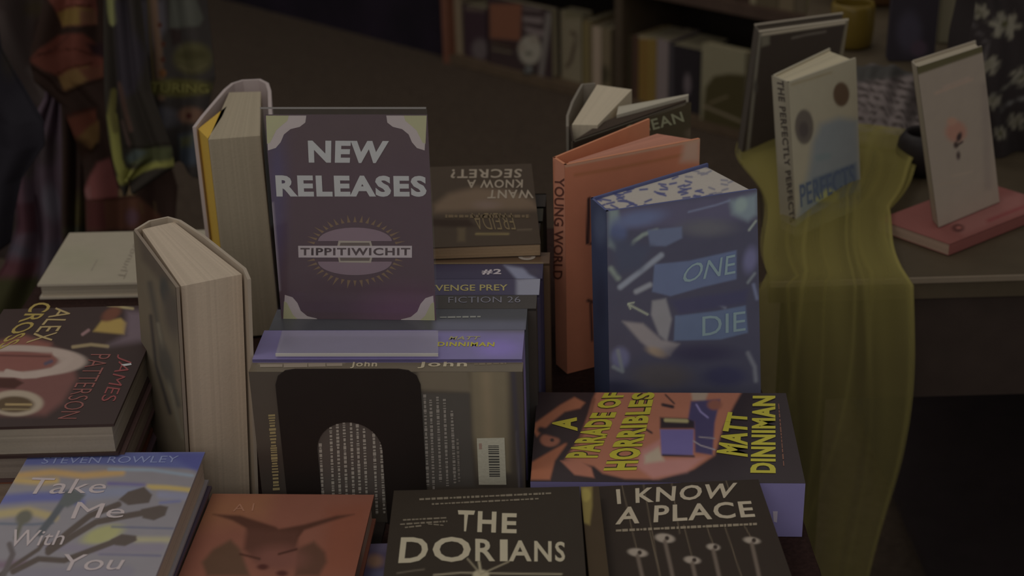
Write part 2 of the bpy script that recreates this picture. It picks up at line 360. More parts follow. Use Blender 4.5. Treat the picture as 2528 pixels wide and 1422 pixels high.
# --- A Parade of Horribles
cP = box_quads(0.2412, 0.161, 0.0559, -3.75, 0, 0, 0.1317, 1.1589, 0.0)
def parade_front(f, mb):
    OR = (116,70,52); BK = (32,24,26)
    z = lambda pts: [Z3b(*p) for p in pts]
    ops = [('p', z([(560,95),(1600,95),(1540,200),(1460,360),(1400,560),(1250,660),(1000,732),(760,728),(600,690),(540,640),(330,590),(440,430),(500,260),(530,160)]), OR, 5),
           ('p', z([(1230,95),(1360,95),(1330,180),(1240,170)]), (112,96,82), 5),
           ('p', z([(880,520),(1010,450),(1020,590),(1330,575),(1200,680),(960,725),(840,640)]), (124,82,76), 8),
           ('p', z([(900,560),(1000,500),(1040,600),(900,620)]), (122,108,92), 7),
           ('p', z([(120,330),(300,200),(400,145),(475,185),(440,225),(330,250),(230,330),(130,430),(110,390)]), (112,66,46), 4),
           ('e', *Z3b(225,450), 24, 17, 0, (108,64,48), 4), ('e', *Z3b(240,452), 5, 4, 0, BK, 2),
           ('p', z([(95,610),(250,520),(360,460),(260,600),(225,735),(85,735)]), (116,66,44), 4),
           ('p', z([(300,600),(420,590),(520,650),(540,720),(400,700)]), (116,70,54), 4),
           ('l', z([(160,380),(300,420),(380,470)]), 16, BK, 5), ('l', z([(540,160),(500,330),(420,480)]), 6, (84,50,36), 4),
           ('l', z([(1030,200),(1100,215)]), 8, BK, 3), ('l', z([(1050,130),(1110,190)]), 4, BK, 3),
           ('p', z([(1010,375),(1250,375),(1245,560),(1020,560)]), (72,64,104), 3),
           ('p', z([(1010,290),(1260,300),(1260,370),(1010,370)]), BK, 4), ('l', z([(1050,310),(1200,316)]), 9, (112,104,70), 3),
           ('p', z([(1230,175),(1440,160),(1400,330),(1385,560),(1260,540),(1255,320),(1210,300)]), (46,40,66), 4), ('e', *Z3b(1400,200), 18, 13, 0, (96,56,44), 5),
           ('l', z([(1270,200),(1300,250),(1350,290)]), 4, (92,84,120), 3), ('l', z([(1250,460),(1300,490),(1400,520)]), 3, (104,96,100), 2), ('l', z([(1290,430),(1400,440)]), 3, (96,88,92), 2),
           ('l', z([(820,380),(900,370),(950,400)]), 5, BK, 3), ('e', *Z3b(830,410), 14, 10, 0, (62,50,72), 4), ('l', z([(1030,560),(1250,568)]), 5, BK, 3)]
    f.grid(mb, paint(BK, ops), M_GLOSS, 3)
    for bo, col, ly in ((0.08, (30,26,14), 3), (0.045, YEL, 4)):
        f.text(mb, 'DINNIMAN', (1915,1168), (1914,977), (1852,1167), col, M_GLOSS, bo, ly, tr=(1858,977))
        f.text(mb, 'MATT', (1846,1128), (1845,1020), (1768,1117), col, M_GLOSS, bo, ly, tr=(1797,1017))
        f.text(mb, 'A', (1426,1064), (1424,1030), (1360,1055), col, M_GLOSS, bo, ly, tr=(1366,1034))
        f.text(mb, 'PARADE OF', (1476,1130), (1545,968), (1394,1130), col, M_GLOSS, bo, ly, tr=(1492,970))
        f.text(mb, 'HORRIBLES', (1572,1160), (1618,968), (1488,1162), col, M_GLOSS, bo, ly, tr=(1563,970))
    f.row(mb, 1935, 1150, 1922, 995, 3, (84,52,40), M_GLOSS, 3)
def parade_spine(f, mb):
    f.flat(mb, alb((86,80,116)), M_GLOSS); f.poly(mb, [(1908,1262),(1920,1262),(1918,1290),(1910,1288)], (120,112,130), M_GLOSS, 2)
PF, PBk = lying(cP, 'near')
book('book', 'hardcover with orange creatures, yellow rotated lettering and a purple spine, lying flat', PF, PBk, (32,24,26), front=parade_front, spine=parade_spine)
# --- I Know a Place
cI = box_quads(0.1442, 0.22, 0.0296, 1.722, 0, 0, 0.1438, 0.9221, 0.0363)
CRM = (118,108,92)
def iknow_front(f, mb):
    z = lambda pts: [Z3b(*p) for p in pts]; ops = []
    for x0, y0, x1, y1 in [(735,760,845,1240),(890,760,1010,1422),(1090,740,1150,1120),(1180,1060,1240,1290),(1340,1060,1390,1200),(1470,1060,1590,1422),(1610,1060,1660,1150),(1480,740,1500,800),(930,1080,1010,1422)]:
        ops.append(('l', z([(x0,y0),(x1,y1)]), 2.4, (66,56,44), 1.5))
    for x, y, rx_, ry_ in [(850,1255,24,10),(1045,1152,24,11),(1240,1308,20,9),(1390,1215,16,8),(1665,1168,20,8)]:
        cx, cy = Z3b(x, y); ops += [('e', cx, cy, rx_, ry_, 8, (104,94,84), 3), ('e', cx+5, cy, 5.5, 5.5, 0, (34,26,22), 2), ('l', [(cx, cy+8), (cx+14, cy+70), (cx+26, cy+130)], 9, (70,60,52), 4)]
    f.grid(mb, paint((33,26,21), ops), M_PRINT, 3)
    f.text(mb, 'I KNOW', Z3b(705,910), Z3b(1530,862), Z3b(695,802), CRM, M_PRINT, 0.02, 3, tr=Z3b(1562,755))
    f.text(mb, 'A PLACE', Z3b(690,1056), Z3b(1690,1000), Z3b(712,930), CRM, M_PRINT, 0.02, 3, tr=Z3b(1660,885))
    f.row(mb, *Z3b(695,1098), *Z3b(1705,1050), 6, (92,82,68), M_PRINT, 3)
F_, B_ = lying(cI, 'left'); book('book', 'dark book titled I KNOW A PLACE with eyeballs on strings, at the front', F_, B_, (36,28,23), front=iknow_front, mat=M_PRINT)
cI2 = box_quads(0.140, 0.205, 0.0355, -1.0, 0, 0, 0.138, 0.925, 0.0004); F_, B_ = lying(cI2, 'left'); book('book', 'dark book lying under the one with eyeballs on its cover', F_, B_, (22,17,15), pages=(70,60,50))
# --- The Dorians
cD = box_quads(0.1572, 0.235, 0.0314, -0.664, 0, 0, -0.029, 0.8791, 0.0523)
Z4 = lambda x, y: (900+x/4.213, 1180+y/4.213)
def dor_front(f, mb):
    G = (118,110,92); ops = [('l',[Z4(720,1010),Z4(1000,985),Z4(1500,995),Z4(2050,1000)],3.5,(100,92,74),2), ('e',*Z4(1210,1010),20,13,0,(112,104,84),3),
        ('l',[Z4(1070,840),Z4(1210,1000)],3.5,(96,88,70),2), ('l',[Z4(1190,870),Z4(1212,1000)],6,(108,100,80),2), ('l',[Z4(1500,870),Z4(1210,1000)],3.5,(96,88,70),2), ('l',[Z4(340,990),Z4(500,965),Z4(620,950)],3,(66,58,48),2)]
    f.grid(mb, paint((33,27,21), ops), M_PRINT, 3)
    f.text(mb, 'T', Z4(1005,555), Z4(1085,555), Z4(970,335), G, M_PRINT, 0.03, 3, tr=Z4(1150,340)); f.text(mb, 'H', Z4(1172,562), Z4(1365,568), Z4(1180,345), G, M_PRINT, 0.03, 3); f.text(mb, 'E', Z4(1425,572), Z4(1580,575), Z4(1430,365), G, M_PRINT, 0.03, 3)
    for ch, x0, x1, y0, y1, y2, y3 in [('D',350,675,885,875,618,615),('O',708,1105,875,872,612,612),('R',1152,1358,865,865,632,638),('I',1408,1488,866,866,640,640),('A',1500,1738,866,866,650,650),('N',1765,1945,868,870,655,658),('S',1982,2085,868,872,662,662)]:
        sk = 30 if ch == 'D' else 0
        f.text(mb, ch, Z4(x0,y0), Z4(x1-sk,y1), Z4(x0+sk,y2), G, M_PRINT, 0.02, 3, tr=Z4(x1,y3))
    for a, b, h in [((570,222),(1950,158),5),((700,272),(1810,215),4),((400,437),(850,414),4),((370,482),(860,450),4),((660,478),(820,492),3),((420,515),(590,496),4)]: f.row(mb, *Z4(*a), *Z4(*b), h, (80,72,60), M_PRINT, 3)
F_, B_ = lying(cD, 'left'); book('book', 'dark book titled THE DORIANS in cream capitals, on top of its stack', F_, B_, (33,27,21), front=dor_front, mat=M_PRINT)
for k, (dz, lab, cc, pc) in enumerate([(0.0262,'dark book directly beneath THE DORIANS',(30,25,20),(80,70,56)), (0.0003,'brown book at the bottom of the stack under THE DORIANS',(48,30,20),(86,74,58))]):
    c_ = box_quads(0.155, 0.228, 0.0256, [0.6,-1.6][k], 0, 0, -0.027+0.002*k, 0.881, dz); F_, B_ = lying(c_, 'left'); book('book', lab, F_, B_, cc, pages=pc)
# mustard book between the two dark titles
def must(f, mb): f.grid(mb, paint((44,34,22), [('p',[(1433,1200),(1462,1200),(1462,1250),(1456,1296),(1438,1290)],(88,76,38),5),('e',1446,1222,12,16,0,(104,92,44),4)]), M_PRINT, 3)
cM = lambda a, b, k: np.array([0.0535+a*0.0155, 0.93+b*0.19, 0.0004+0.0785*k]) ; F_, B_ = lying(cM, 'left')
book('book', 'slim brown and mustard book wedged between the two front dark titles', F_, B_, (52,34,22), pages=(70,50,36), front=must, mat=M_PRINT)
# --- red horned book
cR = box_quads(0.1455, 0.23, 0.0276, -3.64, 0, 0, -0.2149, 0.9427, 0.0185)
Z1 = lambda x, y: (x/2.528, 1000+y/2.528)
def red_front(f, mb):
    z = lambda pts: [Z1(*p) for p in pts]; DK = (64,38,30)
    ops = [('p', z([(1330,545),(1700,545),(1650,700),(1250,760),(1200,700)]), (100,64,44), 40), ('p', z([(2050,650),(2320,600),(2240,1067),(2000,1067)]), (94,52,38), 30),
           ('p', z([(1330,682),(1500,690),(1720,760),(1740,775),(1900,745),(2100,690),(2210,682),(2050,730),(1900,780),(1860,830),(1830,900),(1600,860),(1540,770),(1450,720)]), (58,34,26), 5),
           ('p', z([(1540,770),(1860,790),(1850,900),(1760,1000),(1600,980),(1520,900)]), DK, 10),
           ('p', z([(1260,980),(1330,900),(1440,840),(1500,900),(1560,1067),(1290,1067)]), (66,46,34), 8), ('p', z([(1850,900),(1960,850),(2030,920),(2040,980),(1990,1067),(1840,1067)]), (66,42,32), 8),
           ('e', *Z1(1740,960), 60, 30, 0, (84,50,42), 20), ('l', z([(1500,930),(1620,960)]), 5, (50,28,22), 3), ('l', z([(1740,930),(1850,900)]), 5, (50,28,22), 3), ('e', *Z1(1640,1010), 14, 7, 0, (56,28,24), 4), ('e', *Z1(1760,1050), 14, 7, 0, (56,28,24), 4)]
    f.grid(mb, paint((94,56,44), ops), M_PRINT, 3)
    f.text(mb, 'A I', Z1(1450,665), Z1(1580,660), Z1(1460,618), (112,76,58), M_PRINT, 0.0, 3)
F_, B_ = lying(cR, 'left'); book('book', 'brick red book with a dark horned creature on its cover', F_, B_, (94,56,44), pages=(112,92,80), front=red_front, mat=M_PRINT)
def under_red(f, mb): f.grid(mb, paint((56,48,66), [('e',944,1300,26,22,0,(58,58,92),12),('e',935,1345,24,18,0,(66,60,78),10),('e',925,1385,20,16,0,(96,72,58),10),('e',930,1420,20,14,0,(62,60,80),10)]), M_PRINT, 3)
c_ = lambda a, b, k: np.array([-0.262+a*0.148, 0.91+b*0.2226, 0.0003+0.0178*k]); F_, B_ = lying(c_, 'left'); book('book', 'blue and violet book showing from under the red horned one', F_, B_, (56,48,66), front=under_red, mat=M_PRINT)
# --- Take Me With You
cT = box_quads(0.1573, 0.235, 0.0314, -2.434, 0, 0, -0.3653, 0.9547, 0.0527)
def take_front(f, mb):
    z = lambda pts: [Z1(*p) for p in pts]; HD = (62,54,50)
    ops = [('p', z([(150,290),(1285,290),(1260,400),(900,385),(600,372),(150,378)]), (62,66,104), 6), ('p', z([(1000,290),(1285,300),(1240,420),(1150,370)]), (54,56,100), 10),
           ('l', z([(120,440),(330,420),(520,440),(760,420)]), 16, (128,102,66), 7), ('l', z([(100,470),(260,480),(350,470)]), 14, (132,106,64), 8), ('l', z([(680,400),(950,405),(1200,440)]), 7, (94,104,116), 5),
           ('l', z([(900,510),(1040,515),(1180,530)]), 12, (132,110,66), 5), ('l', z([(680,490),(900,500)]), 9, (72,66,100), 6), ('l', z([(0,590),(180,575),(420,570),(500,600)]), 24, (66,68,106), 9),
           ('l', z([(500,560),(760,540),(900,545)]), 26, (88,90,106), 10), ('l', z([(0,680),(180,660),(340,700)]), 20, (116,104,74), 8), ('l', z([(1000,560),(1150,570)]), 18, (92,92,108), 8), ('l', z([(1000,610),(1120,600)]), 6, (76,78,108), 5),
           ('e', *Z1(640,810), 52, 20, -18, (112,110,74), 8), ('l', z([(850,840),(1050,840)]), 14, (112,106,84), 8), ('l', z([(0,740),(200,745),(330,735)]), 6, (70,74,84), 4), ('l', z([(700,760),(1080,770)]), 4, (66,68,84), 4),
           ('l', z([(620,930),(1000,940)]), 5, (72,70,88), 4), ('l', z([(300,880),(600,900),(1000,890)]), 20, (90,84,94), 10), ('l', z([(0,1000),(150,990)]), 20, (84,70,80), 10), ('l', z([(120,1060),(800,1040)]), 30, (88,84,92), 10),
           # reaching arms and hands in silhouette
           ('l', z([(300,900),(420,800),(560,690),(740,620)]), 15, HD, 3), ('p', z([(740,590),(800,540),(900,510),(950,560),(930,610),(800,625)]), HD, 3),
           ('l', z([(300,920),(450,820),(600,730),(800,690),(900,672)]), 15, HD, 3), ('p', z([(880,650),(1000,625),(1050,635),(1030,690),(960,720),(890,705)]), HD, 3),
           ('l', z([(80,1040),(240,960),(400,970),(560,910),(720,850)]), 14, HD, 3), ('p', z([(690,840),(760,805),(850,815),(855,845),(780,880),(720,875)]), HD, 3),
           ('l', z([(250,800),(330,700),(400,600)]), 17, (60,62,66), 4), ('p', z([(370,620),(400,540),(450,520),(535,560),(500,600),(420,640)]), (64,66,66), 5), ('e', *Z1(150,700), 22, 16, -30, (70,68,60), 6), ('l', z([(100,830),(130,740)]), 11, (70,68,60), 5),
           ('l', z([(0,1060),(240,900),(300,820)]), 10, HD, 3), ('l', z([(20,1067),(80,930),(60,870)]), 14, (68,62,62), 4)]
    f.grid(mb, paint((92,88,92), ops), M_PRINT, 3)
    Wt = (122,112,112)
    f.text(mb, 'STEVEN ROWLEY', Z1(255,366), Z1(1100,358), Z1(275,325), (88,94,124), M_PRINT, 0.0, 3, tr=Z1(1118,316))
    f.text(mb, 'Take', Z1(140,556), Z1(645,548), Z1(205,452), Wt, M_PRINT, 0.0, 4, tr=Z1(690,466)); f.text(mb, 'Me', Z1(440,710), Z1(765,702), Z1(485,604), Wt, M_PRINT, 0.0, 4, tr=Z1(800,622))
    f.text(mb, 'With', Z1(40,884), Z1(385,872), Z1(90,776), Wt, M_PRINT, 0.0, 4, tr=Z1(425,785)); f.text(mb, 'You', Z1(350,1036), Z1(745,1026), Z1(400,930), Wt, M_PRINT, 0.0, 4, tr=Z1(800,936))
F_, B_ = lying(cT, 'left'); book('book', 'blue and yellow book titled Take Me With You with reaching arms, on its stack', F_, B_, (92,88,92), pages=(106,96,86), front=take_front, mat=M_PRINT)
for k, (dz, lab, cc) in enumerate([(0.0262,'violet book directly beneath Take Me With You',(46,38,50)), (0.0003,'dark book at the bottom of the stack under Take Me With You',(30,22,24))]):
    c_ = box_quads(0.155, 0.23, 0.0256, [-3.4,-2.2][k], 0, 0, -0.3645, 0.956, dz); F_, B_ = lying(c_, 'left'); book('book', lab, F_, B_, cc, pages=(94,82,74))

# ================================================================== stack on the left
Z5 = lambda x, y: (x/3.386, 700+y/3.386)
def stack_front(f, mb):
    z = lambda pts: [Z5(*p) for p in pts]; RD = (92,48,44); CR = (108,96,82)
    ops = [('p', z([(-200,500),(420,520),(600,600),(640,800),(520,1000),(380,1100),(-200,1100)]), (76,46,42), 12), ('p', z([(0,480),(200,430),(430,500),(400,560),(0,560)]), (86,50,42), 10),
           ('r', *Z5(130,650), 140, 32, 16, (112,98,90), 3),
           ('p', z([(-300,560),(430,580),(480,640),(430,700),(200,735),(-300,735)]), (86,50,44), 6), ('l', z([(0,600),(420,610)]), 4, (60,32,28), 3), ('l', z([(380,670),(430,650)]), 8, (52,46,58), 4),
           ('p', z([(-300,790),(120,790),(200,830),(120,880),(-300,860)]), (46,22,16), 4), ('l', z([(60,740),(190,770),(300,765),(430,735),(540,680),(590,630),(560,595),(470,580)]), 15, (114,100,92), 3),
           ('e', *Z5(130,1000), 68, 32, 0, CR, 4), ('e', *Z5(120,1010), 48, 20, 0, (56,42,26), 4), ('l', z([(50,1010),(260,1012)]), 5, (108,90,58), 2), ('l', z([(20,1050),(250,1052)]), 4, (92,78,54), 2),
           ('p', z([(780,400),(850,310),(1010,290),(1060,330),(1040,425)]), (110,90,44), 5), ('l', z([(900,180),(1000,195),(1110,210)]), 6, (112,100,68), 3), ('e', *Z5(930,255), 26, 14, -30, (72,40,28), 6),
           ('p', z([(1060,230),(1240,230),(1200,480),(900,520),(1050,430)]), (70,58,64), 14), ('l', z([(610,530),(760,510),(900,525)]), 8, (98,84,60), 3), ('l', z([(690,425),(740,390)]), 7, (96,72,72), 3)]
    f.grid(mb, paint((38,27,25), ops), M_GLOSS, 3)
    f.text(mb, 'ALEX', Z5(470,200), Z5(215,500), Z5(610,215), (112,96,62), M_GLOSS, 0.0, 3, tr=Z5(430,480))
    f.text(mb, 'CROSS', Z5(290,150), Z5(-40,560), Z5(450,170), (108,92,44), M_GLOSS, 0.01, 3, tr=Z5(140,500))
    f.text(mb, 'JAMES', Z5(985,590), Z5(800,980), Z5(1110,640), (96,44,44), M_GLOSS, -0.005, 3, tr=Z5(960,985))
    f.text(mb, 'PATTERSON', Z5(760,590), Z5(480,1130), Z5(930,590), (92,52,48), M_GLOSS, -0.01, 3, tr=Z5(640,1130))
    f.poly(mb, z([(1010,676),(1095,664),(1100,680),(1040,690)]), (168,160,150), M_SHINY, 4)
zt = 0.118
pn, pf_ = at(281,1047,zt), at(377,828,zt); e2 = (pf_-pn)[:2]; e2 = e2/np.linalg.norm(e2)*0.238; e2 = np.array([*e2, 0]); e1 = np.array([-e2[1], e2[0], 0])/0.238*0.165
c_ = lambda a, b, k, t=0.032, z0=zt-0.032: np.array([pn[0], pn[1], 0])+e1*(1-a)+e2*b+np.array([0,0,z0+t*k])
F_, B_ = lying(c_, 'far'); book('book', 'hardcover with red and yellow lettering and a white ring, topmost on the left stack', F_, B_, (38,27,25), front=stack_front, pages=(92,84,74))
zz = zt-0.0323
for k, (t, dx, dy, cc, pc, lab) in enumerate([(0.027,0.004,0.004,(58,42,40),(84,74,66),'dark book second from the top of the left stack'), (0.028,-0.003,0.006,(84,48,34),(88,74,62),'rust brown book third from the top of the left stack'), (0.0296,0.002,-0.002,(70,54,60),(80,70,62),'mauve book at the bottom of the left stack')]):
    z0 = zz-t; zz = z0-0.0003
    c2 = lambda a, b, k2, z0=z0, t=t, dx=dx, dy=dy: c_(a, b, 0)*[1,1,0]+np.array([dx, dy, z0+t*k2]); F_, B_ = lying(c2, 'right' if False else 'far'); book('book', lab, F_, B_, cc, pages=pc)
# pale grey book behind the stack
zt = 0.020; a0 = at(92,703,zt); a1 = at(207,575,zt); c_ = lambda a, b, k: np.array([a0[0]+0.235*a, a0[1]-0.004*a+0.157*b, 0.0005+(zt-0.0005)*k])+np.array([0.0*b,0,0])
def white_front(f, mb):
    f.grid(mb, paint((102,95,82), [('e',190,640,60,30,0,(99,94,79),20)]), M_PRINT, 5)
    f.text(mb, 'Thunder', (288,686), (338,588), (306,688), (78,70,62), M_PRINT, -0.02, 3, tr=(352,590)); f.row(mb, 225, 668, 240, 640, 2.0, (92,84,76), M_PRINT, 2)
F_, B_ = lying(c_, 'far'); book('book', 'pale cream book with small dark rotated lettering, lying behind the left stack', F_, B_, (114,106,94), pages=(100,92,80), front=white_front, mat=M_PRINT)
# ================================================================== standing fanned books on the left
def shell(mb, top, foot, z1, z0, th, col, mat, inner=None):
    """bent cover board of thickness th following a line of pixels read at height z1; foot: shift of the lower edge"""
    P = [at(x, y, z1) for x, y in top]; n = len(P); out = []
    for i in range(n):
        a = P[max(0, i-1)]; b = P[min(n-1, i+1)]; d = (b-a)[:2]; d = d/np.linalg.norm(d); nn = np.array([-d[1], d[0], 0]); out.append(P[i]+nn*th)
    fs = np.array([foot[0], foot[1], z0-z1])
    for i in range(n-1):
        mb.hexa([P[i]+fs, P[i+1]+fs, out[i+1]+fs, out[i]+fs], [P[i], P[i+1], out[i+1], out[i]], col, mat)
def pprism(mb, top, foot, z1, z0, col, mat, n=0, ax=(0,1,2,3), jit=0.08):
    P = [at(x, y, z1) for x, y in top]; fs = np.array([foot[0], foot[1], z0-z1])
    if n:   # bundles of leaves fanning between side (ax0,ax3) and side (ax1,ax2)
        A, Bq, Cq, Dq = [P[i] for i in ax]
        for i in range(n):
            a, b = i/n, (i+1)/n; q = [L_(A, Bq, a), L_(A, Bq, b), L_(Dq, Cq, b), L_(Dq, Cq, a)]
            mb.hexa([p+fs for p in q], q, np.clip(np.asarray(col)*(1+random.uniform(-jit, jit)), 0, 0.88), mat)
    else: mb.prism([p+fs for p in P], P, col, mat)
# tall one with the yellow end leaf
zt, r0 = 0.245, at(590,300,0.245)*[1,1,0]
e = thing('book', r0, 'tall thick hardcover standing fanned open, pale curved rim and yellow end leaf', 'book'); ft = (0.0, 0.0)
m = MB(); shell(m, [(484,314),(503,288),(530,256),(560,221),(578,206),(600,199),(638,197),(655,206),(661,225),(662,262),(664,300),(662,338)][::-1], ft, zt, 0.0005, -0.004, alb((108,98,96)), M_PRINT); m.build('cover', e, r0)
m = MB(); pprism(m, [(489,318),(513,342),(548,288),(560,262)], ft, zt-0.004, 0.003, alb((126,100,36)), M_PAPER); m.build('end_leaf', e, r0)
m = MB(); pprism(m, [(514,345),(642,335),(644,226),(566,228)], ft, zt-0.004, 0.003, alb((100,91,76)), M_PAPER, 26, jit=0.05); m.build('pages', e, r0)
# squat thick one in front of it
zt, r0 = 0.235, at(480,640,0.235)*[1,1,0]; ft = (-0.0155, 0.0)
e = thing('book', r0, 'thick cream paged book standing fanned open, dark patterned cover to the left', 'book')
m = MB(); shell(m, [(443,708),(338,567)], ft, zt, 0.0005, 0.003, alb((84,74,64)), M_PRINT)
shell(m, [(338,567),(372,546),(413,537),(440,545),(500,584),(600,664),(611,690)], ft, zt, 0.0005, 0.003, alb((104,94,82)), M_PRINT)
q = [at(443,708,zt), at(338,567,zt)]; fs = np.array([ft[0], 0, -zt]); fc = Face([q[1]+fs, q[0]+fs, q[0], q[1]], at(520,640,zt)+fs/2)
fc.grid(m, paint((74,66,54), [('p',[(338,560),(400,640),(430,700),(400,700),(350,640)],(62,54,46),10), ('e',408,720,12,34,-10,(46,46,44),6), ('e',425,770,20,60,-8,(58,52,46),12), ('l',[(370,700),(400,860),(440,1000)],12,(56,52,46),8), ('l',[(390,800),(420,960),(450,1080)],8,(80,74,62),5), ('l',[(372,780),(385,900),(420,1020)],8,(44,40,38),5), ('e',410,900,16,50,-14,(56,52,46),8)]), M_PRINT, 4, off=0.0034)
m.build('cover', e, r0)
m = MB(); pprism(m, [(447,707),(597,677),(430,548),(350,566)], ft, zt-0.003, 0.003, alb((116,104,90)), M_PAPER, 30, jit=0.05); m.build('pages', e, r0)

# ================================================================== row of books on their sides, spines up
O = np.array([0.007, 1.184, 0]); g1 = np.array([-0.2400, 0.0140, 0]); g1 /= np.linalg.norm(g1); g2 = np.array([0.0583, 0.9983, 0])
def rp(l, d, z): return O+g1*l+g2*d+np.array([0,0,z])
Z6 = lambda x, y: (1050+x/2.634, 380+y/2.634)
Z7 = lambda x, y: (600+x/2.735, 780+y/2.735)
def row_book(d0, t, l0, l1, h, label, cover, pages=(96,88,78), spine=None, back=None, hard=True):
    # front cover away from the camera, back cover towards it; spine along the top
    B = [rp(l0,d0,h), rp(l0,d0,0.0005), rp(l1,d0,0.0005), rp(l1,d0,h)]; F = [rp(l0,d0+t,h), rp(l0,d0+t,0.0005), rp(l1,d0+t,0.0005), rp(l1,d0+t,h)]
    return book('book', label, F, B, cover, pages, 'row of books standing spines up behind the bookend', spine=spine, back=back, hard=hard)
def rf_spine(f, mb):
    f.grid(mb, paint((70,62,50), [('l',[(640,898),(850,895)],6,(84,76,64),3)]), M_GLOSS, 4)
    for x0, x1 in ((864,930),(1030,1152)): f.text(mb, 'John', (x0,909), (x1,909), (x0+4,891), (122,112,92), M_GLOSS, 0.02, 3, tr=(x1+2,891))
    f.row(mb, 642, 903, 845, 900, 9, (98,88,76), M_GLOSS, 2, word=(30,60)); f.row(mb, 1170, 899, 1250, 897, 4, (84,74,58), M_GLOSS, 2)
def rf_back(f, mb):
    z = lambda pts: [Z7(*p) for p in pts]
    ops = [('p', z([(1180,360),(1520,360),(1540,520),(1180,500)]), (80,72,60), 8), ('p', z([(1530,330),(1790,330),(1800,1050),(1600,1080),(1550,800)]), (88,79,63), 12), ('l', z([(1640,400),(1660,800)]), 22, (98,86,68), 14),  # sunlit strip at the right is painted into the cover as lighter olive
           ('p', z([(1180,520),(1530,520),(1560,1150),(1240,1150)]), (58,54,50), 6), ('p', z([(20,900),(300,900),(300,1250),(20,1250)]), (44,38,34), 30), ('l', z([(1850,780),(1865,1150)]), 5, (92,86,90), 2), ('l', z([(1820,330),(1880,1200)]), 10, (48,44,50), 6), ('p', z([(480,700),(960,700),(980,1250),(480,1250)]), (58,52,48), 10)]
    f.grid(mb, paint((54,48,42), ops), M_GLOSS, 4)
    TX = (108,102,94)
    for k, x in enumerate([1222,1262,1308,1355,1405]): f.row(mb, *Z7(x+4, [530,565,545,560,640][k]), *Z7(x+26, [1150,1170,1120,1150,1130][k]), 7, (96,90,84), M_GLOSS, 3, word=(2,9))
    f.row(mb, *Z7(1448,830), *Z7(1460,1120), 6, (84,78,72), M_GLOSS, 3, word=(2,9))
    for k, x in enumerate([515,585,630,675,722,765,810,875,925]): f.row(mb, *Z7(x+6, [860,750,730,720,720,730,760,770,850][k]), *Z7(x+30, 1340), 7, TX, M_GLOSS, 3, word=(2,9))
    f.row(mb, *Z7(193,665), *Z7(225,1180), 16, (104,92,62), M_GLOSS, 3, word=(3,7))
def rf_label(e):
    m = MB(); fc = Face([rp(0,0,0), rp(0.24,0,0), rp(0.24,0,0.156), rp(0,0,0.156)], rp(0.1,0.01,0.08))
    fc.poly(m, [Z7(*p) for p in [(1578,826),(1765,822),(1778,1140),(1592,1140)]], (124,120,106), M_PAPER, 5)
    y = 875
    while y < 1090:
        w = random.uniform(4, 15); x0 = 1655+0.04*(y-870); fc.poly(m, [Z7(*p) for p in [(x0,y),(x0+72,y),(x0+72,y+w),(x0,y+w)]], (52,50,46), M_PAPER, 6); y += w+random.uniform(4, 12)
    fc.poly(m, [Z7(*p) for p in [(1592,860),(1612,860),(1614,900),(1594,900)]], (110,90,80), M_PAPER, 6)
    o = m.build('barcode_label', [c for c in e.children if c.name.startswith('cover')][0], tuple(e.location)); o['label'] = 'white barcode label'
e = row_book(0.0, 0.0172, 0.0, 0.240, 0.157, 'grey olive book with a barcode and rotated blurb, facing out behind the bookend', (54,48,42), spine=rf_spine, back=rf_back); rf_label(e)
def pu_spine(f, mb):
    f.grid(mb, paint((80,73,108), [('p',[(1080,780),(1300,780),(1300,822),(1080,818)],(66,62,74),8), ('e',1230,860,50,20,0,(88,76,128),14)]), M_GLOSS, 4)
    f.text(mb, 'MATT', Z6(150,1208), Z6(345,1208), Z6(165,1185), (104,98,70), M_GLOSS, 0.03, 3); f.text(mb, 'DINNIMAN', Z6(78,1250), Z6(448,1252), Z6(82,1222), (124,116,34), M_GLOSS, 0.03, 3)
row_book(0.0176, 0.0565, 0.001, 0.240, 0.160, 'purple book with its yellow MATT DINNIMAN spine turned up', (80,73,108), spine=pu_spine)
def te_spine(f, mb):
    f.grid(mb, paint((46,46,50), [('p',[(1070,792),(1300,792),(1300,830),(1070,830)],(62,62,74),10)]), M_GLOSS, 4); f.row(mb, *Z6(95,1062), *Z6(360,1058), 4, (88,88,84), M_GLOSS, 3, word=(8,20))
row_book(0.0745, 0.0430, 0.0, 0.236, 0.160, 'dark teal book with a thin script author name on its upturned spine', (44,46,50), spine=te_spine)
def ac_spine(f, mb):
    f.flat(mb, alb((42,38,36)), M_GLOSS); f.text(mb, 'FICTION 26', Z6(150,968), Z6(618,965), Z6(150,930), (84,82,92), M_GLOSS, -0.01, 3)
row_book(0.1180, 0.0290, -0.008, 0.232, 0.160, 'charcoal book with faint grey lettering along its upturned spine', (42,38,36), spine=ac_spine)
def rv_spine(f, mb):
    f.grid(mb, paint((44,40,58), [('p',[(1275,690),(1340,680),(1340,740),(1275,735)],(92,92,104),8)]), M_GLOSS, 4); f.text(mb, 'REVENGE PREY', Z6(-20,892), Z6(535,888), Z6(-20,852), (112,102,60), M_GLOSS, 0.01, 3)
row_book(0.1475, 0.0360, -0.010, 0.232, 0.160, 'navy book with REVENGE PREY in yellow along its upturned spine', (44,40,58), spine=rv_spine)
def nv_spine(f, mb):
    f.grid(mb, paint((36,32,50), [('p',[(1245,655),(1290,662),(1340,700),(1280,694)],(84,86,104),6),('e',1320,672,16,8,0,(40,36,50),5)]), M_GLOSS, 4)
    f.text(mb, '#2', Z6(365,785), Z6(492,785), Z6(370,748), (120,112,116), M_GLOSS, 0.03, 3)
row_book(0.1840, 0.0345, -0.012, 0.230, 0.160, 'dark navy book with a pale #2 on its upturned spine', (36,32,50), spine=nv_spine)
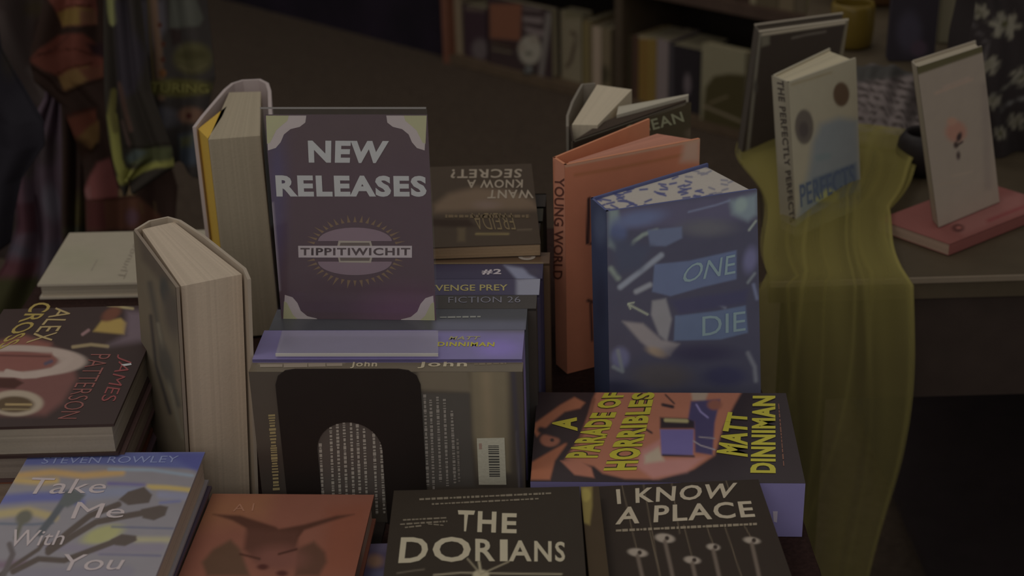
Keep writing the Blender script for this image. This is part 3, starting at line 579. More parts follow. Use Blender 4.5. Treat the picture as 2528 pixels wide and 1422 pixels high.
def br_spine(f, mb):
    f.grid(mb, paint((60,45,33), [('l',[(1060,651),(1340,650)],4,(92,78,56),2)]), M_GLOSS, 4)
    fc = f; fc.poly(mb, [Z6(660+56*math.cos(a), 668+22*math.sin(a)) for a in np.linspace(0, 6.28, 20, False)], (104,96,88), M_GLOSS, 3); fc.poly(mb, [Z6(660+30*math.cos(a), 668+9*math.sin(a)) for a in np.linspace(0, 6.28, 16, False)], (80,68,58), M_GLOSS, 4)
    fc.poly(mb, [Z6(*p) for p in [(20,650),(235,648),(235,668),(20,668)]], (98,84,70), M_GLOSS, 3)
row_book(0.2192, 0.0270, -0.018, 0.225, 0.160, 'brown book with a pale oval badge on its upturned spine', (60,45,33), spine=br_spine)
for k in range(4): row_book(0.2467+0.0402*k, 0.040, -0.004-0.002*k, 0.225, 0.159, ['dark book in the row just past the brown spine','dark brown book in the row under the upside-down cover','dark olive book in the row under the upside-down cover','dark book at the far end of the row of upturned spines'][k], [(34,27,22),(40,30,22),(36,32,22),(30,24,20)][k])
# upside-down cover lying on the row
zw = 0.174
def want_front(f, mb):
    ops = [('p',[Z6(*p) for p in [(60,330),(150,260),(330,215),(560,240),(700,300),(740,360),(300,370),(60,380)]],(72,58,45),12), ('p',[Z6(*p) for p in [(45,420),(280,425),(330,470),(250,480),(40,470)]],(32,22,16),6), ('l',[Z6(330,520),Z6(540,520)],4,(84,72,44),3), ('p',[Z6(*p) for p in [(210,480),(260,480),(260,570),(210,570)]],(58,48,34),6), ('l',[Z6(600,495),Z6(690,492)],3,(64,54,42),2), ('e',*Z6(400,330),30,10,0,(76,62,54),8)]
    f.grid(mb, paint((44,35,27), ops), M_PRINT, 3)
    G = (98,88,76)
    f.text(mb, 'SECRET?', Z6(630,97), Z6(165,100), Z6(622,155), G, M_PRINT, 0.02, 3, tr=Z6(165,158)); f.text(mb, 'KNOW A', Z6(635,166), Z6(272,168), Z6(632,220), G, M_PRINT, 0.02, 3, tr=Z6(270,222)); f.text(mb, 'WANT', Z6(692,232), Z6(412,234), Z6(706,288), G, M_PRINT, 0.02, 3, tr=Z6(402,290))
    f.text(mb, 'FREIDA', Z6(560,385), Z6(300,385), Z6(590,492), (76,64,44), M_PRINT, -0.01, 3, tr=Z6(330,492)); f.row(mb, *Z6(130,405), *Z6(680,405), 8, (68,56,40), M_PRINT, 3)
q0, q1, q2 = at(1335,602,zw), at(1312,404,zw), at(1010,604,zw); hh = (q1-q0); hh = hh*[1,1,0]; ww = np.array([-hh[1], hh[0], 0])/np.linalg.norm(hh)*0.137
P4 = [q0+ww+hh, q0+hh, q0, q0+ww]   # spine side far left; head towards the camera
Pf = [q0+hh, q0+hh+ww, q0+ww, q0]; Pb = [p-np.array([0,0,0.0132]) for p in Pf]
book('book', 'dark paperback lying upside down with WANT KNOW A SECRET lettering', Pf, Pb, (46,36,28), pages=(96,78,58), front=want_front, hard=False, mat=M_PRINT)

# ================================================================== bookend
be = thing('bookend', rp(0.15,-0.002,0), 'black steel bookend with an arched cut-out, holding the row', 'bookend'); org = rp(0.15,-0.002,0)
def be_pt(x, y, d): return on(x, y, rp(0,d,0), g2)
l0, l1 = [float((be_pt(x, 930, -0.001)-O) @ g1) for x in (1037, 678)]; zT = float(be_pt(857, 912, -0.001)[2]); la, lb = [float((be_pt(x, 1120, -0.001)-O) @ g1) for x in (945, 784)]; zA = float(be_pt(860, 1043, -0.001)[2])
R_ = 0.016; ra = (lb-la)/2; mc = (la+lb)/2
outer = [(l0,0)]+[(l0+R_-R_*math.cos(a), zT-R_+R_*math.sin(a)) for a in np.linspace(0, math.pi/2, 7)]+[(l1-R_+R_*math.sin(a), zT-R_+R_*math.cos(a)) for a in np.linspace(0, math.pi/2, 7)]+[(l1,0)]
inner = [(la,0)]+[(mc-ra*math.cos(a), zA-ra+ra*math.sin(a)) for a in np.linspace(0, math.pi, 19)]+[(lb,0)]
m = MB()
def strip(o, i):
    for a, b in ((0,1),): pass
N_ = 24
def resample(P, n):
    P = np.array(P); s = np.r_[0, np.cumsum(np.hypot(*np.diff(P, axis=0).T))]; t = np.linspace(0, s[-1], n); return np.stack([np.interp(t, s, P[:,0]), np.interp(t, s, P[:,1])], 1)
oo, ii = resample(outer, 49), resample(inner, 49); th = 0.0012
for k in range(48):
    qd = [oo[k], oo[k+1], ii[k+1], ii[k]]; m.hexa([rp(a, -0.0004-th, z+0.0005) for a, z in qd], [rp(a, -0.0004, z+0.0005) for a, z in qd], alb((23,18,16)), M_METAL)
m.build('upright_plate', be, org)
m = MB(); m.hexa([rp(la+0.002,-0.09,0.0006), rp(lb-0.002,-0.09,0.0006), rp(lb-0.002,-0.001,0.0006), rp(la+0.002,-0.001,0.0006)], [rp(la+0.002,-0.09,0.0016), rp(lb-0.002,-0.09,0.0016), rp(lb-0.002,-0.001,0.0016), rp(la+0.002,-0.001,0.0016)], alb((23,18,16)), M_METAL)
m.build('foot_plate', be, org)

# ================================================================== acrylic sign
M_ACR, n_, l_, p_ = nodes('clear_acrylic'); tr_ = n_.new('ShaderNodeBsdfTransparent'); gl_ = n_.new('ShaderNodeBsdfGlossy'); gl_.inputs['Roughness'].default_value = 0.12; mx_ = n_.new('ShaderNodeMixShader')
lw_ = n_.new('ShaderNodeLayerWeight'); lw_.inputs[0].default_value = 0.5; pw_ = n_.new('ShaderNodeMath'); pw_.operation = 'POWER'; pw_.inputs[1].default_value = 4.0; l_.new(lw_.outputs['Facing'], pw_.inputs[0]); ma_ = n_.new('ShaderNodeMath'); ma_.operation = 'MULTIPLY_ADD'; ma_.inputs[1].default_value = 0.6; ma_.inputs[2].default_value = 0.035; l_.new(pw_.outputs[0], ma_.inputs[0])
l_.new(ma_.outputs[0], mx_.inputs[0]); l_.new(tr_.outputs[0], mx_.inputs[1]); l_.new(gl_.outputs[0], mx_.inputs[2]); l_.new(mx_.outputs[0], n_['Material Output'].inputs[0]); tr_.inputs[0].default_value = (0.98,0.98,0.98,1)
M_ACR3, n_, l_, p_ = nodes('milky_acrylic'); tr_ = n_.new('ShaderNodeBsdfTransparent'); mx_ = n_.new('ShaderNodeMixShader'); mx_.inputs[0].default_value = 0.22; p_.inputs['Roughness'].default_value = 0.3; p_.inputs['Base Color'].default_value = (0.75,0.72,0.7,1)  # part opaque mix makes the foot milky grey
l_.new(tr_.outputs[0], mx_.inputs[1]); l_.new(p_.outputs[0], mx_.inputs[2]); l_.new(mx_.outputs[0], n_['Material Output'].inputs[0])
M_ACR4, n_, l_, p_ = nodes('acrylic_front_edge'); p_.inputs['Roughness'].default_value = 0.25; p_.inputs['Base Color'].default_value = (0.78,0.74,0.7,1)  # paler copy of the acrylic edge, its bright gleam put into the colour
M_ACR2, n_, l_, p_ = nodes('acrylic_edge'); p_.inputs['Roughness'].default_value = 0.25; p_.inputs['Base Color'].default_value = (0.36,0.33,0.31,1)
lbk = -3.5; sg = box_quads(0.1452, 0.0012, 0.2076, -4.98, lbk, 0, -0.1432, 1.2887-0.0008, 0.1612+0.001)
def sgp(a, z, d): # local: across 0..1, up in metres, forward(+ towards camera)
    M = _rz(D2R(-4.98)) @ _rx(D2R(-lbk)) if False else _rz(D2R(-4.98)) @ _rx(D2R(lbk))
    return M @ np.array([(a-0.5)*0.1452, -d, z])+np.array([-0.1432, 1.2887, 0.1484])
se = thing('sign_holder', (-0.1432,1.27,0.161), 'clear acrylic sign holder with a purple NEW RELEASES card, standing on the row of books', 'sign'); so = (-0.1432,1.27,0.161)
m = MB(); m.hexa([sgp(-0.02,0.0135,0.0008), sgp(1.02,0.0135,0.0008), sgp(1.02,0.0135,0.0024), sgp(-0.02,0.0135,0.0024)], [sgp(-0.02,0.2135,0.0008), sgp(1.0,0.2135,0.0008), sgp(1.0,0.2135,0.0024), sgp(-0.02,0.2135,0.0024)], (0.9,0.9,0.9), M_ACR)
# foot bending forward on the books
fl = 0.1612
b0, b1 = at(697,822,fl+0.003), at(1082,822,fl+0.003); b2, b3 = at(1082,878,fl+0.001), at(681,878,fl+0.001)
th3 = np.array([0,0,0.0025])
m.hexa([b3, b2, b1*[1,1,1], b0], [b3+th3, b2+th3, b1+th3, b0+th3], (0.9,0.9,0.9), M_ACR3); m.build('acrylic_stand', se, so)
m = MB(); m.hexa([sgp(-0.02,0.2135,0.0006), sgp(0.995,0.2135,0.0006), sgp(0.995,0.2135,0.0026), sgp(-0.02,0.2135,0.0026)], [sgp(-0.02,0.2147,0.0006), sgp(0.995,0.2147,0.0006), sgp(0.995,0.2147,0.0026), sgp(-0.02,0.2147,0.0026)], (0.1,0.1,0.1), M_ACR2)
fw = (b3-b0)/np.linalg.norm(b3-b0)*0.0014
m.build('acrylic_edge', se, so); m = MB()
m.hexa([b3+fw, b2+fw, b2, b3], [b3+fw+th3, b2+fw+th3, b2+th3, b3+th3], (0.3,0.3,0.3), M_ACR4)
m.build('acrylic_edge', se, so)
m = MB(); cq = [sgp(0,0,0), sgp(1,0,0), sgp(1,0.2076,0), sgp(0,0.2076,0)]; cb = [sgp(0,0,-0.0006), sgp(1,0,-0.0006), sgp(1,0.2076,-0.0006), sgp(0,0.2076,-0.0006)]
PU = (60,46,52); m.hexa(cb, cq, alb(PU), M_PRINT); fc = Face(cq, sgp(0.5,0.1,-0.01))
Z8 = lambda x, y: (460+x/1.975, 180+y/1.975)
fc.grid(m, paint(PU, [('p',[Z8(*p) for p in [(400,300),(480,300),(470,800),(430,1000)]],(54,47,72),30), ('e',*Z8(1050,1180),90,60,0,(72,50,64),50), ('e',*Z8(800,300),160,60,0,(60,47,50),50), ('l',[Z8(418,640),Z8(450,1060)],7,(96,88,96),5)]), M_PRINT, 8)  # pinkish glow low on the card is painted into its colour
fc.text(m, 'NEW', Z8(597,438), Z8(970,440), Z8(592,330), (136,126,132), M_PRINT, 0.045, 4, tr=Z8(988,332)); fc.text(m, 'RELEASES', Z8(440,604), Z8(1172,604), Z8(433,498), (136,126,132), M_PRINT, 0.045, 4, tr=Z8(1170,502))
for (cx, cy, sx, sy) in [(388,208,1,1),(1172,208,-1,1),(470,1252,1,-1),(1214,1256,-1,-1)]:
    A = [(0,0),(197,0),(192,34),(165,55),(120,66),(88,92),(72,130),(48,158),(10,170)]; Bq = [(0,0),(112,0),(104,26),(72,52),(50,72),(34,104),(20,132),(6,138)]
    fc.poly(m, [Z8(cx+sx*a, cy+sy*b) for a, b in A], (124,115,114), M_PRINT, 1); fc.poly(m, [Z8(cx+sx*a, cy+sy*b) for a, b in Bq], (118,116,88), M_PRINT, 2)
GX, GY = 822, 870
for k in range(44):
    a = 2*math.pi*k/44; a2 = 0.040; r1, r2 = (1.0, random.uniform(1.16, 1.30))
    if abs(math.sin(a)) < 0.16: continue
    fc.poly(m, [Z8(GX+205*math.cos(a-a2), GY+142*math.sin(a-a2)), Z8(GX+205*r2*math.cos(a), GY+142*r2*math.sin(a)), Z8(GX+205*math.cos(a+a2), GY+142*math.sin(a+a2))], (88,70,52), M_PRINT, 1)
for sgn_ in (-1, 1):
    pts = [(GX+180*math.cos(t), GY+sgn_*(50+66*math.sin(t))) for t in np.linspace(0, math.pi, 20)]; fc.poly(m, [Z8(*p) for p in pts], (92,76,84), M_PRINT, 2)
cap = [(735,850),(742,818),(900,820),(908,850),(908,895),(900,926),(745,924),(738,895)]; fc.poly(m, [Z8(*p) for p in cap], (112,104,94), M_PRINT, 3)
cap2 = [(746,850),(752,828),(892,828),(898,850),(898,890),(892,916),(752,916),(746,890)]; fc.poly(m, [Z8(*p) for p in cap2], (72,62,58), M_PRINT, 4)
fc.poly(m, [Z8(*p) for p in [(545,843),(1100,843),(1100,901),(547,900)]], (126,116,118), M_PRINT, 5)
fc.text(m, 'TIPPITIWICHIT', Z8(556,890), Z8(1092,890), Z8(556,853), (60,50,52), M_PRINT, 0.03, 6)
m.build('sign_card', se, so)

# ================================================================== orange and blue standing books
def P2(*a): return [np.array([x, y, 0.0]) for x, y in a]
def up_(p, z, dx=0.0, dy=0.0): return np.array([p[0]+dx, p[1]+dy, z])
H0 = 0.24
tf = [at(1394,407,H0), at(1728,342,H0)]; tbk = [at(1365,388,H0), at(1600,292,H0)]
F = [up_(tf[0],0.0005), up_(tf[1],0.0005), tf[1], tf[0]]; B = [up_(tbk[0],0.0005), up_(tbk[1],0.0005), tbk[1], tbk[0]]
r0 = at(1500,380,H0)*[1,1,0]
oe = thing('book', r0, 'orange hardcover standing open in a wedge, Young World lettering down its spine', 'book')
OG = (140,80,56); cen = sum(F+B)/8; nrm = lambda a: a/np.linalg.norm(a)
m = MB(); t_ = 0.0028
Fi = [p+nrm((q-p)*[1,1,0])*t_ for p, q in zip(F, B)]; Bi = [p+nrm((q-p)*[1,1,0])*t_ for p, q in zip(B, F)]
m.hexa(Fi, F, alb(OG), M_PRINT); m.hexa(B, Bi, alb(OG), M_PRINT)
du = nrm(F[1]-F[0])*t_; m.hexa([B[0],F[0],F[3],B[3]], [B[0]+du,F[0]+du,F[3]+du,B[3]+du], alb(OG), M_PRINT)
fs_ = Face([B[0],F[0],F[3],B[3]], cen); ff = Face(F, cen); fi = Face(Bi, cen+(cen-sum(Bi)/4)*5)
fs_.grid(m, paint((132,82,64), [('l',[(1366,400),(1366,900)],6,(118,70,50),4)]), M_PRINT, 4)
fs_.text(m, 'YOUNG WORLD', (1369,438), (1365,690), (1393,440), (62,34,28), M_PRINT, 0.015, 3, tr=(1388,690))
ff.grid(m, paint((132,76,54), [('l',[(1420,432),(1520,416),(1620,396),(1705,378)],8,(118,70,44),4), ('p',[(1690,348),(1728,342),(1728,400),(1680,400)],(160,98,82),12), ('l',[(1395,410),(1728,346)],5,(158,98,78),4),
       ('p',[(1449,490),(1458,484),(1456,602),(1466,590),(1464,604),(1446,604)],(44,28,26),2), ('l',[(1452,742),(1462,745)],8,(44,28,26),3), ('l',[(1458,750),(1462,840)],6,(48,30,28),3)]), M_PRINT, 4)
m.build('cover', oe, r0)
m = MB(); Pg = [(1400,398),(1722,341),(1664,322),(1598,318),(1470,368)]
PL_ = [at(x, y, H0-0.004) for x, y in [(1401,405),(1716,345),(1622,330),(1404,400)]]
for i in range(20):
    a, b = i/20, (i+1)/20; q = [L_(PL_[0],PL_[3],a), L_(PL_[1],PL_[2],a), L_(PL_[1],PL_[2],b), L_(PL_[0],PL_[3],b)]
    m.hexa([up_(p,0.004) for p in q], q, alb((116,76,62))*(1+random.uniform(-0.07,0.07)), M_PAPER)
m.build('pages', oe, r0)
m = MB(); q = [at(1368,389,H0-0.003), at(1596,295,H0-0.003), at(1598,300,H0-0.003), at(1374,393,H0-0.003)]
m.hexa([up_(p,0.004) for p in q], q, alb((70,48,50)), M_PAPER); o_ = m.build('end_leaf', oe, r0)

# blue wrapped book
H1 = 0.237; fx = 0.014
tfl, tfr, tbr, tbl = at(1497,522,H1), at(1869,467,H1), at(1745,402,H1), at(1458,488,H1)
def dn(p): return np.array([p[0]+fx*(0.9), p[1], 0.0005])
bl_, br_ = on(1508,952,[0,tfl[1],0],np.array([0,1,0])), None
F = [up_(tfl,0.0005,0.004), up_(tfr,0.0005,0.014), tfr, tfl]; B = [up_(tbl,0.0005,0.004), up_(tbr,0.0005,0.014), tbr, tbl]
Z9 = lambda x, y: (1340+x*0.5626, 180+y*0.5626)
def blue_front(f, mb):
    z = lambda pts: [Z9(*p) for p in pts]
    ops = [('p', z([(290,600),(620,560),(930,520),(930,640),(600,680),(300,680)]), (68,66,86), 14), ('p', z([(820,560),(940,530),(940,620),(900,650),(830,620)]), (92,104,112), 10), ('e', *Z9(870,580), 14, 18, 20, (104,118,118), 7),
           ('e', *Z9(720,680), 60, 20, 0, (74,74,82), 14), ('p', z([(290,600),(330,600),(350,700),(320,780),(290,760)]), (92,104,106), 8), ('e', *Z9(330,700), 22, 26, 0, (62,70,100), 10),
           ('l', z([(370,800),(400,740),(440,710),(500,690)]), 9, (98,108,106), 4), ('p', z([(460,690),(610,675),(612,725),(540,760),(470,760)]), (76,84,108), 4),
           ('p', z([(490,840),(640,825),(850,778),(850,905),(700,940),(560,980),(480,960)]), (74,84,112), 3), ('l', z([(340,940),(430,870),(520,800)]), 13, (104,110,124), 5), ('l', z([(410,960),(470,930)]), 12, (108,112,122), 5), ('l', z([(300,860),(330,900)]), 12, (100,110,106), 7),
           ('p', z([(480,1000),(540,990),(566,1080),(545,1180),(510,1150),(475,1060)]), (104,104,110), 5), ('p', z([(350,1090),(440,1100),(520,1170),(600,1190),(560,1240),(500,1235),(430,1180)]), (108,104,108), 6), ('e', *Z9(500,1225), 24, 10, 20, (118,104,90), 7),
           ('l', z([(375,1015),(460,1060)]), 5, (118,124,112), 2), ('l', z([(375,1015),(385,1035)]), 4, (118,124,112), 2), ('l', z([(375,1012),(400,1008)]), 4, (118,124,112), 2),
           ('p', z([(580,1065),(760,1045),(890,1020),(900,1140),(780,1170),(575,1175)]), (72,84,110), 3), ('l', z([(700,1000),(760,1010),(800,1030)]), 6, (96,100,116), 4),
           ('l', z([(905,690),(935,650)]), 5, (110,118,114), 3), ('l', z([(900,920),(930,880)]), 6, (92,98,106), 4), ('e', *Z9(910,820), 16, 30, 10, (82,82,112), 10), ('l', z([(925,930),(940,990)]), 7, (88,94,120), 5),
           ('e', *Z9(520,1330), 70, 30, 0, (66,62,66), 16), ('e', *Z9(340,1250), 22, 26, 0, (78,80,110), 9), ('l', z([(310,1290),(350,1310),(330,1220)]), 8, (92,98,106), 5), ('l', z([(900,1230),(930,1290),(935,1350)]), 9, (94,96,106), 6), ('e', *Z9(800,1330), 50, 24, 0, (48,48,72), 12),
           ('p', z([(300,720),(480,760),(430,860),(330,880)]), (56,60,78), 16), ('p', z([(560,1000),(900,950),(890,1010),(600,1060)]), (54,54,78), 9), ('e', *Z9(700,1230), 80, 20, 0, (48,46,66), 14), ('e', *Z9(300,1380), 60, 16, 0, (40,40,58), 12),
           ('l', z([(640,610),(760,580),(820,560)]), 4, (88,94,118), 3), ('e', *Z9(420,640), 60, 18, -10, (74,82,112), 12)]
    f.grid(mb, paint((58,58,74), ops), M_GLOSS, 3)
    f.text(mb, 'ONE', Z9(600,925), Z9(845,880), Z9(640,840), (98,116,122), M_GLOSS, 0.0, 3, tr=Z9(845,795)); f.text(mb, 'DIE', Z9(700,1155), Z9(890,1130), Z9(700,1070), (96,114,120), M_GLOSS, 0.0, 3)
def blue_spine(f, mb): f.grid(mb, paint((40,46,68), [('e',1482,560,16,40,0,(54,62,84),10), ('e',1485,740,14,60,0,(36,40,60),10)]), M_GLOSS, 5)
be2 = book('book', 'blue hardcover with a swirling painted cover and patterned page edges, standing upright', F, B, (50,54,84), pages=(104,100,98), front=blue_front, spine=blue_spine, npg=24)
# printed pattern on the head of the leaves
m = MB(); cenb = sum(F+B)/8; hz = H1-0.003+0.0003
q = [L_(L_(tfl,tfr,0.01),L_(tbl,tbr,0.01),0.05)*[1,1,0]+[0,0,hz], L_(L_(tfl,tfr,0.98),L_(tbl,tbr,0.98),0.05)*[1,1,0]+[0,0,hz], L_(L_(tfl,tfr,0.98),L_(tbl,tbr,0.98),0.95)*[1,1,0]+[0,0,hz], L_(L_(tfl,tfr,0.01),L_(tbl,tbr,0.01),0.95)*[1,1,0]+[0,0,hz]]
fc = Face(q, cenb)
random.seed(11); ops = []
for k in range(60):
    a, b = random.random(), random.random(); p = L_(L_(q[0],q[1],a), L_(q[3],q[2],a), b); X, Y = proj(p); an = random.uniform(-40,40); ll = 10*(1-0.3*a)
    ops.append(('l', [(X-ll*math.cos(D2R(an)), Y-ll*math.sin(D2R(an))*0.6), (X+ll*math.cos(D2R(an)), Y+ll*math.sin(D2R(an))*0.6)], 4.5, (52,54,84) if a < 0.75 else (82,80,88), 2.5))
fc.grid(m, paint((112,106,100), ops), M_PAPER, 2.5); o_ = m.build('sprayed_edge', [c for c in be2.children if c.name.startswith('pages')][0], tuple(be2.location)); o_['label'] = 'patterned sprayed page edge'

# book fanned open behind the orange one
zt, r0 = 0.215, at(1540,300,0.215)*[1,1,0]
e = thing('book', r0, 'dark book standing fanned open with cream leaves, behind the orange one', 'book'); ft = (0, 0)
m = MB(); shell(m, [(1404,312),(1404,286),(1416,252),(1432,222),(1440,208),(1470,206)][::-1], ft, zt, 0.0005, -0.003, alb((78,72,64)), M_PRINT)
q = [at(1404,312,zt), at(1414,352,zt), at(1702,250,zt), at(1706,262,zt)]; fq = [p*[1,1,0]+[0,0,0.0005] for p in q]
shell(m, [(1406,310),(1414,352)], ft, zt, 0.0005, 0.002, alb((34,26,20)), M_PRINT); shell(m, [(1414,352),(1702,252)], ft, zt, 0.0005, 0.0025, alb((44,38,30)), M_PRINT)
fc = Face([fq[1], fq[2], q[2], q[1]], at(1540,260,zt))
fc.grid(m, paint((46,40,28), [('p',[(1390,340),(1560,290),(1560,420),(1390,420)],(36,27,20),10), ('e',1720,330,28,16,0,(62,54,42),6), ('l',[(1600,285),(1690,256)],5,(84,78,66),2.5), ('p',[(1560,300),(1600,296),(1600,330),(1540,330)],(40,32,24),6)]), M_PRINT, 4, off=0.0029)
fc.text(m, 'OCEAN', (1546,340), (1690,300), (1540,312), (92,92,72), M_PRINT, 0.02, 31, tr=(1682,275))
m.build('cover', e, r0)
m = MB(); pprism(m, [(1412,308),(1475,309),(1560,221),(1474,209)], ft, zt-0.002, 0.003, alb((118,108,92)), M_PAPER, 16, jit=0.04)
pprism(m, [(1522,284),(1527,263),(1700,232),(1699,236)], ft, zt-0.002, 0.003, alb((110,104,92)), M_PAPER, 4, ax=(1,0,3,2), jit=0.04)
m.build('pages', e, r0)
m = MB(); pprism(m, [(1420,345),(1480,306),(1520,288),(1690,240),(1694,248)], ft, zt-0.006, 0.003, alb((42,34,28)), M_PAPER); m.build('dark_leaves', e, r0)

# ================================================================== right hand table and its things
re_ = thing('side_table', (0.95,2.3,FZ), 'brown topped side table with a pale front edge strip, standing at the right', 'table'); ro = (0.95,2.3,FZ)
YE = 1.685; XL, XR, YB = 0.31, 1.6, 3.15
TP = [(XL,YE),(XR,YE),(XR,YB),(0.64,YB),(0.545,2.75),(0.36,2.10)]
m = MB(); m.prism([(x,y,-0.03) for x,y in TP], [(x,y,-0.0006) for x,y in TP], alb((46,38,27)), M_WOOD); m.build('table_top', re_, ro)
m = MB(); bx(m, XL, XR, YE-0.004, YE, -0.0075, -0.0010, alb((76,66,54)), M_WOOD); m.build('edge_strip', re_, ro)
m = MB(); bx(m, XL+0.02, XR-0.02, YE+0.01, YE+0.03, -0.172, -0.03, alb((32,24,20)), M_WOOD); m.build('apron', re_, ro)
for x_, y_ in ((XL+0.03,YE+0.012),(XR-0.08,YE+0.012),(0.67,YB-0.06),(XR-0.08,YB-0.06)): m = MB(); bx(m, x_, x_+0.05, y_, y_+0.05, FZ, -0.03, alb((26,20,17)), M_WOOD); m.build('leg', re_, ro)
m = MB(); bx(m, 0.62, XR-0.02, YE+0.012, YB-0.05, FZ+0.12, FZ+0.14, alb((26,20,20)), M_WOOD); m.build('lower_shelf', re_, ro)
m = MB(); bx(m, 0.67, XR-0.02, YB-0.05, YB-0.03, FZ, -0.03, alb((14,12,14)), M_WOOD); m.build('back_board', re_, ro)

# red book lying on the side table, white book standing on it
zr = 0.016; a0, a1, a2 = at(2345,603,zr), at(2168,541,zr), at(2528,530,zr)
u_ = (a2-a0)*[1,1,0]; u_ = u_/np.linalg.norm(u_)*0.205; v_ = (a1-a0)*[1,1,0]
c_ = lambda a, b, k: a0*[1,1,0]+u_*a+v_*b+np.array([0,0,0.0005+(zr-0.0005)*k])
Fq = [c_(0,0,1), c_(1,0,1), c_(1,1,1), c_(0,1,1)]; Bq_ = [c_(0,0,0), c_(1,0,0), c_(1,1,0), c_(0,1,0)]
Fq = [Fq[3], Fq[0], Fq[1], Fq[2]][::1]; 
Ff = [c_(0,1,1), c_(0,0,1), c_(1,0,1), c_(1,1,1)]; Fb = [c_(0,1,0), c_(0,0,0), c_(1,0,0), c_(1,1,0)]
Ff = [c_(1,0,1), c_(1,1,1), c_(0,1,1), c_(0,0,1)]; Fb = [c_(1,0,0), c_(1,1,0), c_(0,1,0), c_(0,0,0)]
def redlie(f, mb): f.grid(mb, paint((86,48,44), [('p',[(2330,540),(2420,500),(2528,470),(2528,520),(2380,580)],(94,58,54),12), ('e',2365,563,15,10,0,(56,30,28),3), ('e',2367,562,6,4,0,(104,60,54),2), ('l',[(2440,545),(2528,510)],8,(88,40,40),5)]), M_PRINT, 4)
book('book', 'thin red booklet lying flat at the front of the side table', Ff, Fb, (84,46,42), pages=(96,78,66), front=redlie, hard=False, mat=M_PRINT, npg=5)
zt = 0.228; zb = 0.0175
T4 = [at(2249,150,zt), at(2264,166,zt), at(2424,114,zt), at(2378,84,zt)]; dx, dy = 0.045, 0.0
fB = [np.array([p[0]+dx, p[1]+dy, zb]) for p in T4]
# thin book: spine face T4[0]-T4[1], front face T4[1]-T4[2]
T4[3] = T4[2]+(T4[0]-T4[1]); fB[3] = fB[2]+(fB[0]-fB[1])
F = [fB[1], fB[2], T4[2], T4[1]]; B = [fB[0], fB[3], T4[3], T4[0]]
def wr_front(f, mb):
    f.grid(mb, paint((98,88,78), [('p',[(2258,160),(2430,106),(2430,128),(2262,186)],(58,53,34),3), ('e',2360,325,26,26,0,(108,76,64),9), ('e',2350,300,12,10,0,(112,84,70),6), ('e',2368,338,6,12,20,(40,30,30),3), ('e',2360,358,6,8,0,(44,34,32),3), ('e',2366,384,5,10,0,(48,38,36),3),('l',[(2362,360),(2376,350)],5,(44,34,32),2),  # dark olive top band paints the shaded recess over the pages
        ('l',[(2350,435),(2400,424)],4,(104,92,80),3), ('l',[(2320,455),(2370,448)],4,(100,88,76),3), ('l',[(2310,230),(2400,196)],5,(110,92,80),5), ('l',[(2330,214),(2390,192)],4,(108,92,82),4), ('p',[(2420,205),(2440,200),(2450,470),(2430,470)],(92,82,74),8)]), M_PRINT, 3)
book('book', 'white book with a small dark and pink figure, standing tilted on the red booklet', F, B, (100,92,80), pages=(104,96,82), front=wr_front, mat=M_PRINT, npg=8)

# pale book with two discs standing on the tulle
zt = 0.215; dx = 0.021
T4 = [at(1905,186,zt), at(1946,203,zt), at(2113,143,zt), at(2010,126,zt)]; T4[3] = T4[2]+(T4[0]-T4[1])*1.6
f4 = [np.array([p[0]+dx, p[1], 0.012]) for p in T4]
F = [f4[1], f4[2], T4[2], T4[1]]; B = [f4[0], f4[3], T4[3], T4[0]]
ZA = lambda x, y: (1700+x/2.155, y/2.155)
def pf_front(f, mb):
    z = lambda pts: [ZA(*p) for p in pts]
    f.grid(mb, paint((108,102,86), [('p', z([(660,760),(700,660),(800,625),(900,640),(930,1150),(560,1260),(640,900)]), (84,88,90), 14), ('p', z([(660,950),(890,865),(905,1060),(680,1100)]), (62,70,80), 6),
        ('e',*ZA(615,675),23,43,0,(66,60,54),3), ('e',*ZA(612,690),12,20,0,(54,48,46),5), ('e',*ZA(812,502),20,30,0,(62,48,36),3), ('p', z([(590,980),(660,960),(670,1100),(600,1130)]), (84,88,86), 6), ('l', z([(550,450),(650,420),(760,385)]), 4, (98,88,66), 4), ('l', z([(690,840),(740,830)]), 16, (78,86,88), 6),
        ('p', z([(540,1180),(930,1080),(930,1250),(540,1260)]), (96,96,74), 8), ('p', z([(660,1070),(740,1000),(800,1030),(790,1080)]), (104,104,66), 6)]), M_PRINT, 3)
    f.text(mb, 'PERFECTS', ZA(598,1105), ZA(890,985), ZA(590,985), (54,62,78), M_PRINT, 0.01, 3, tr=ZA(880,872))
def pf_spine(f, mb):
    f.grid(mb, paint((100,94,80), [('p',[(1905,180),(1925,185),(1950,420),(1920,400)],(106,100,86),8)]), M_PRINT, 4)
    f.text(mb, 'THE PERFECTLY PERFECTS', (1917,196), (1950,552), (1934,200), (52,46,42), M_PRINT, 0.03, 3, tr=(1962,545))
book('book', 'pale book with two dark discs on its cover, standing on the green tulle', F, B, (104,98,84), pages=(112,104,86), front=pf_front, spine=pf_spine, mat=M_PRINT, npg=10)

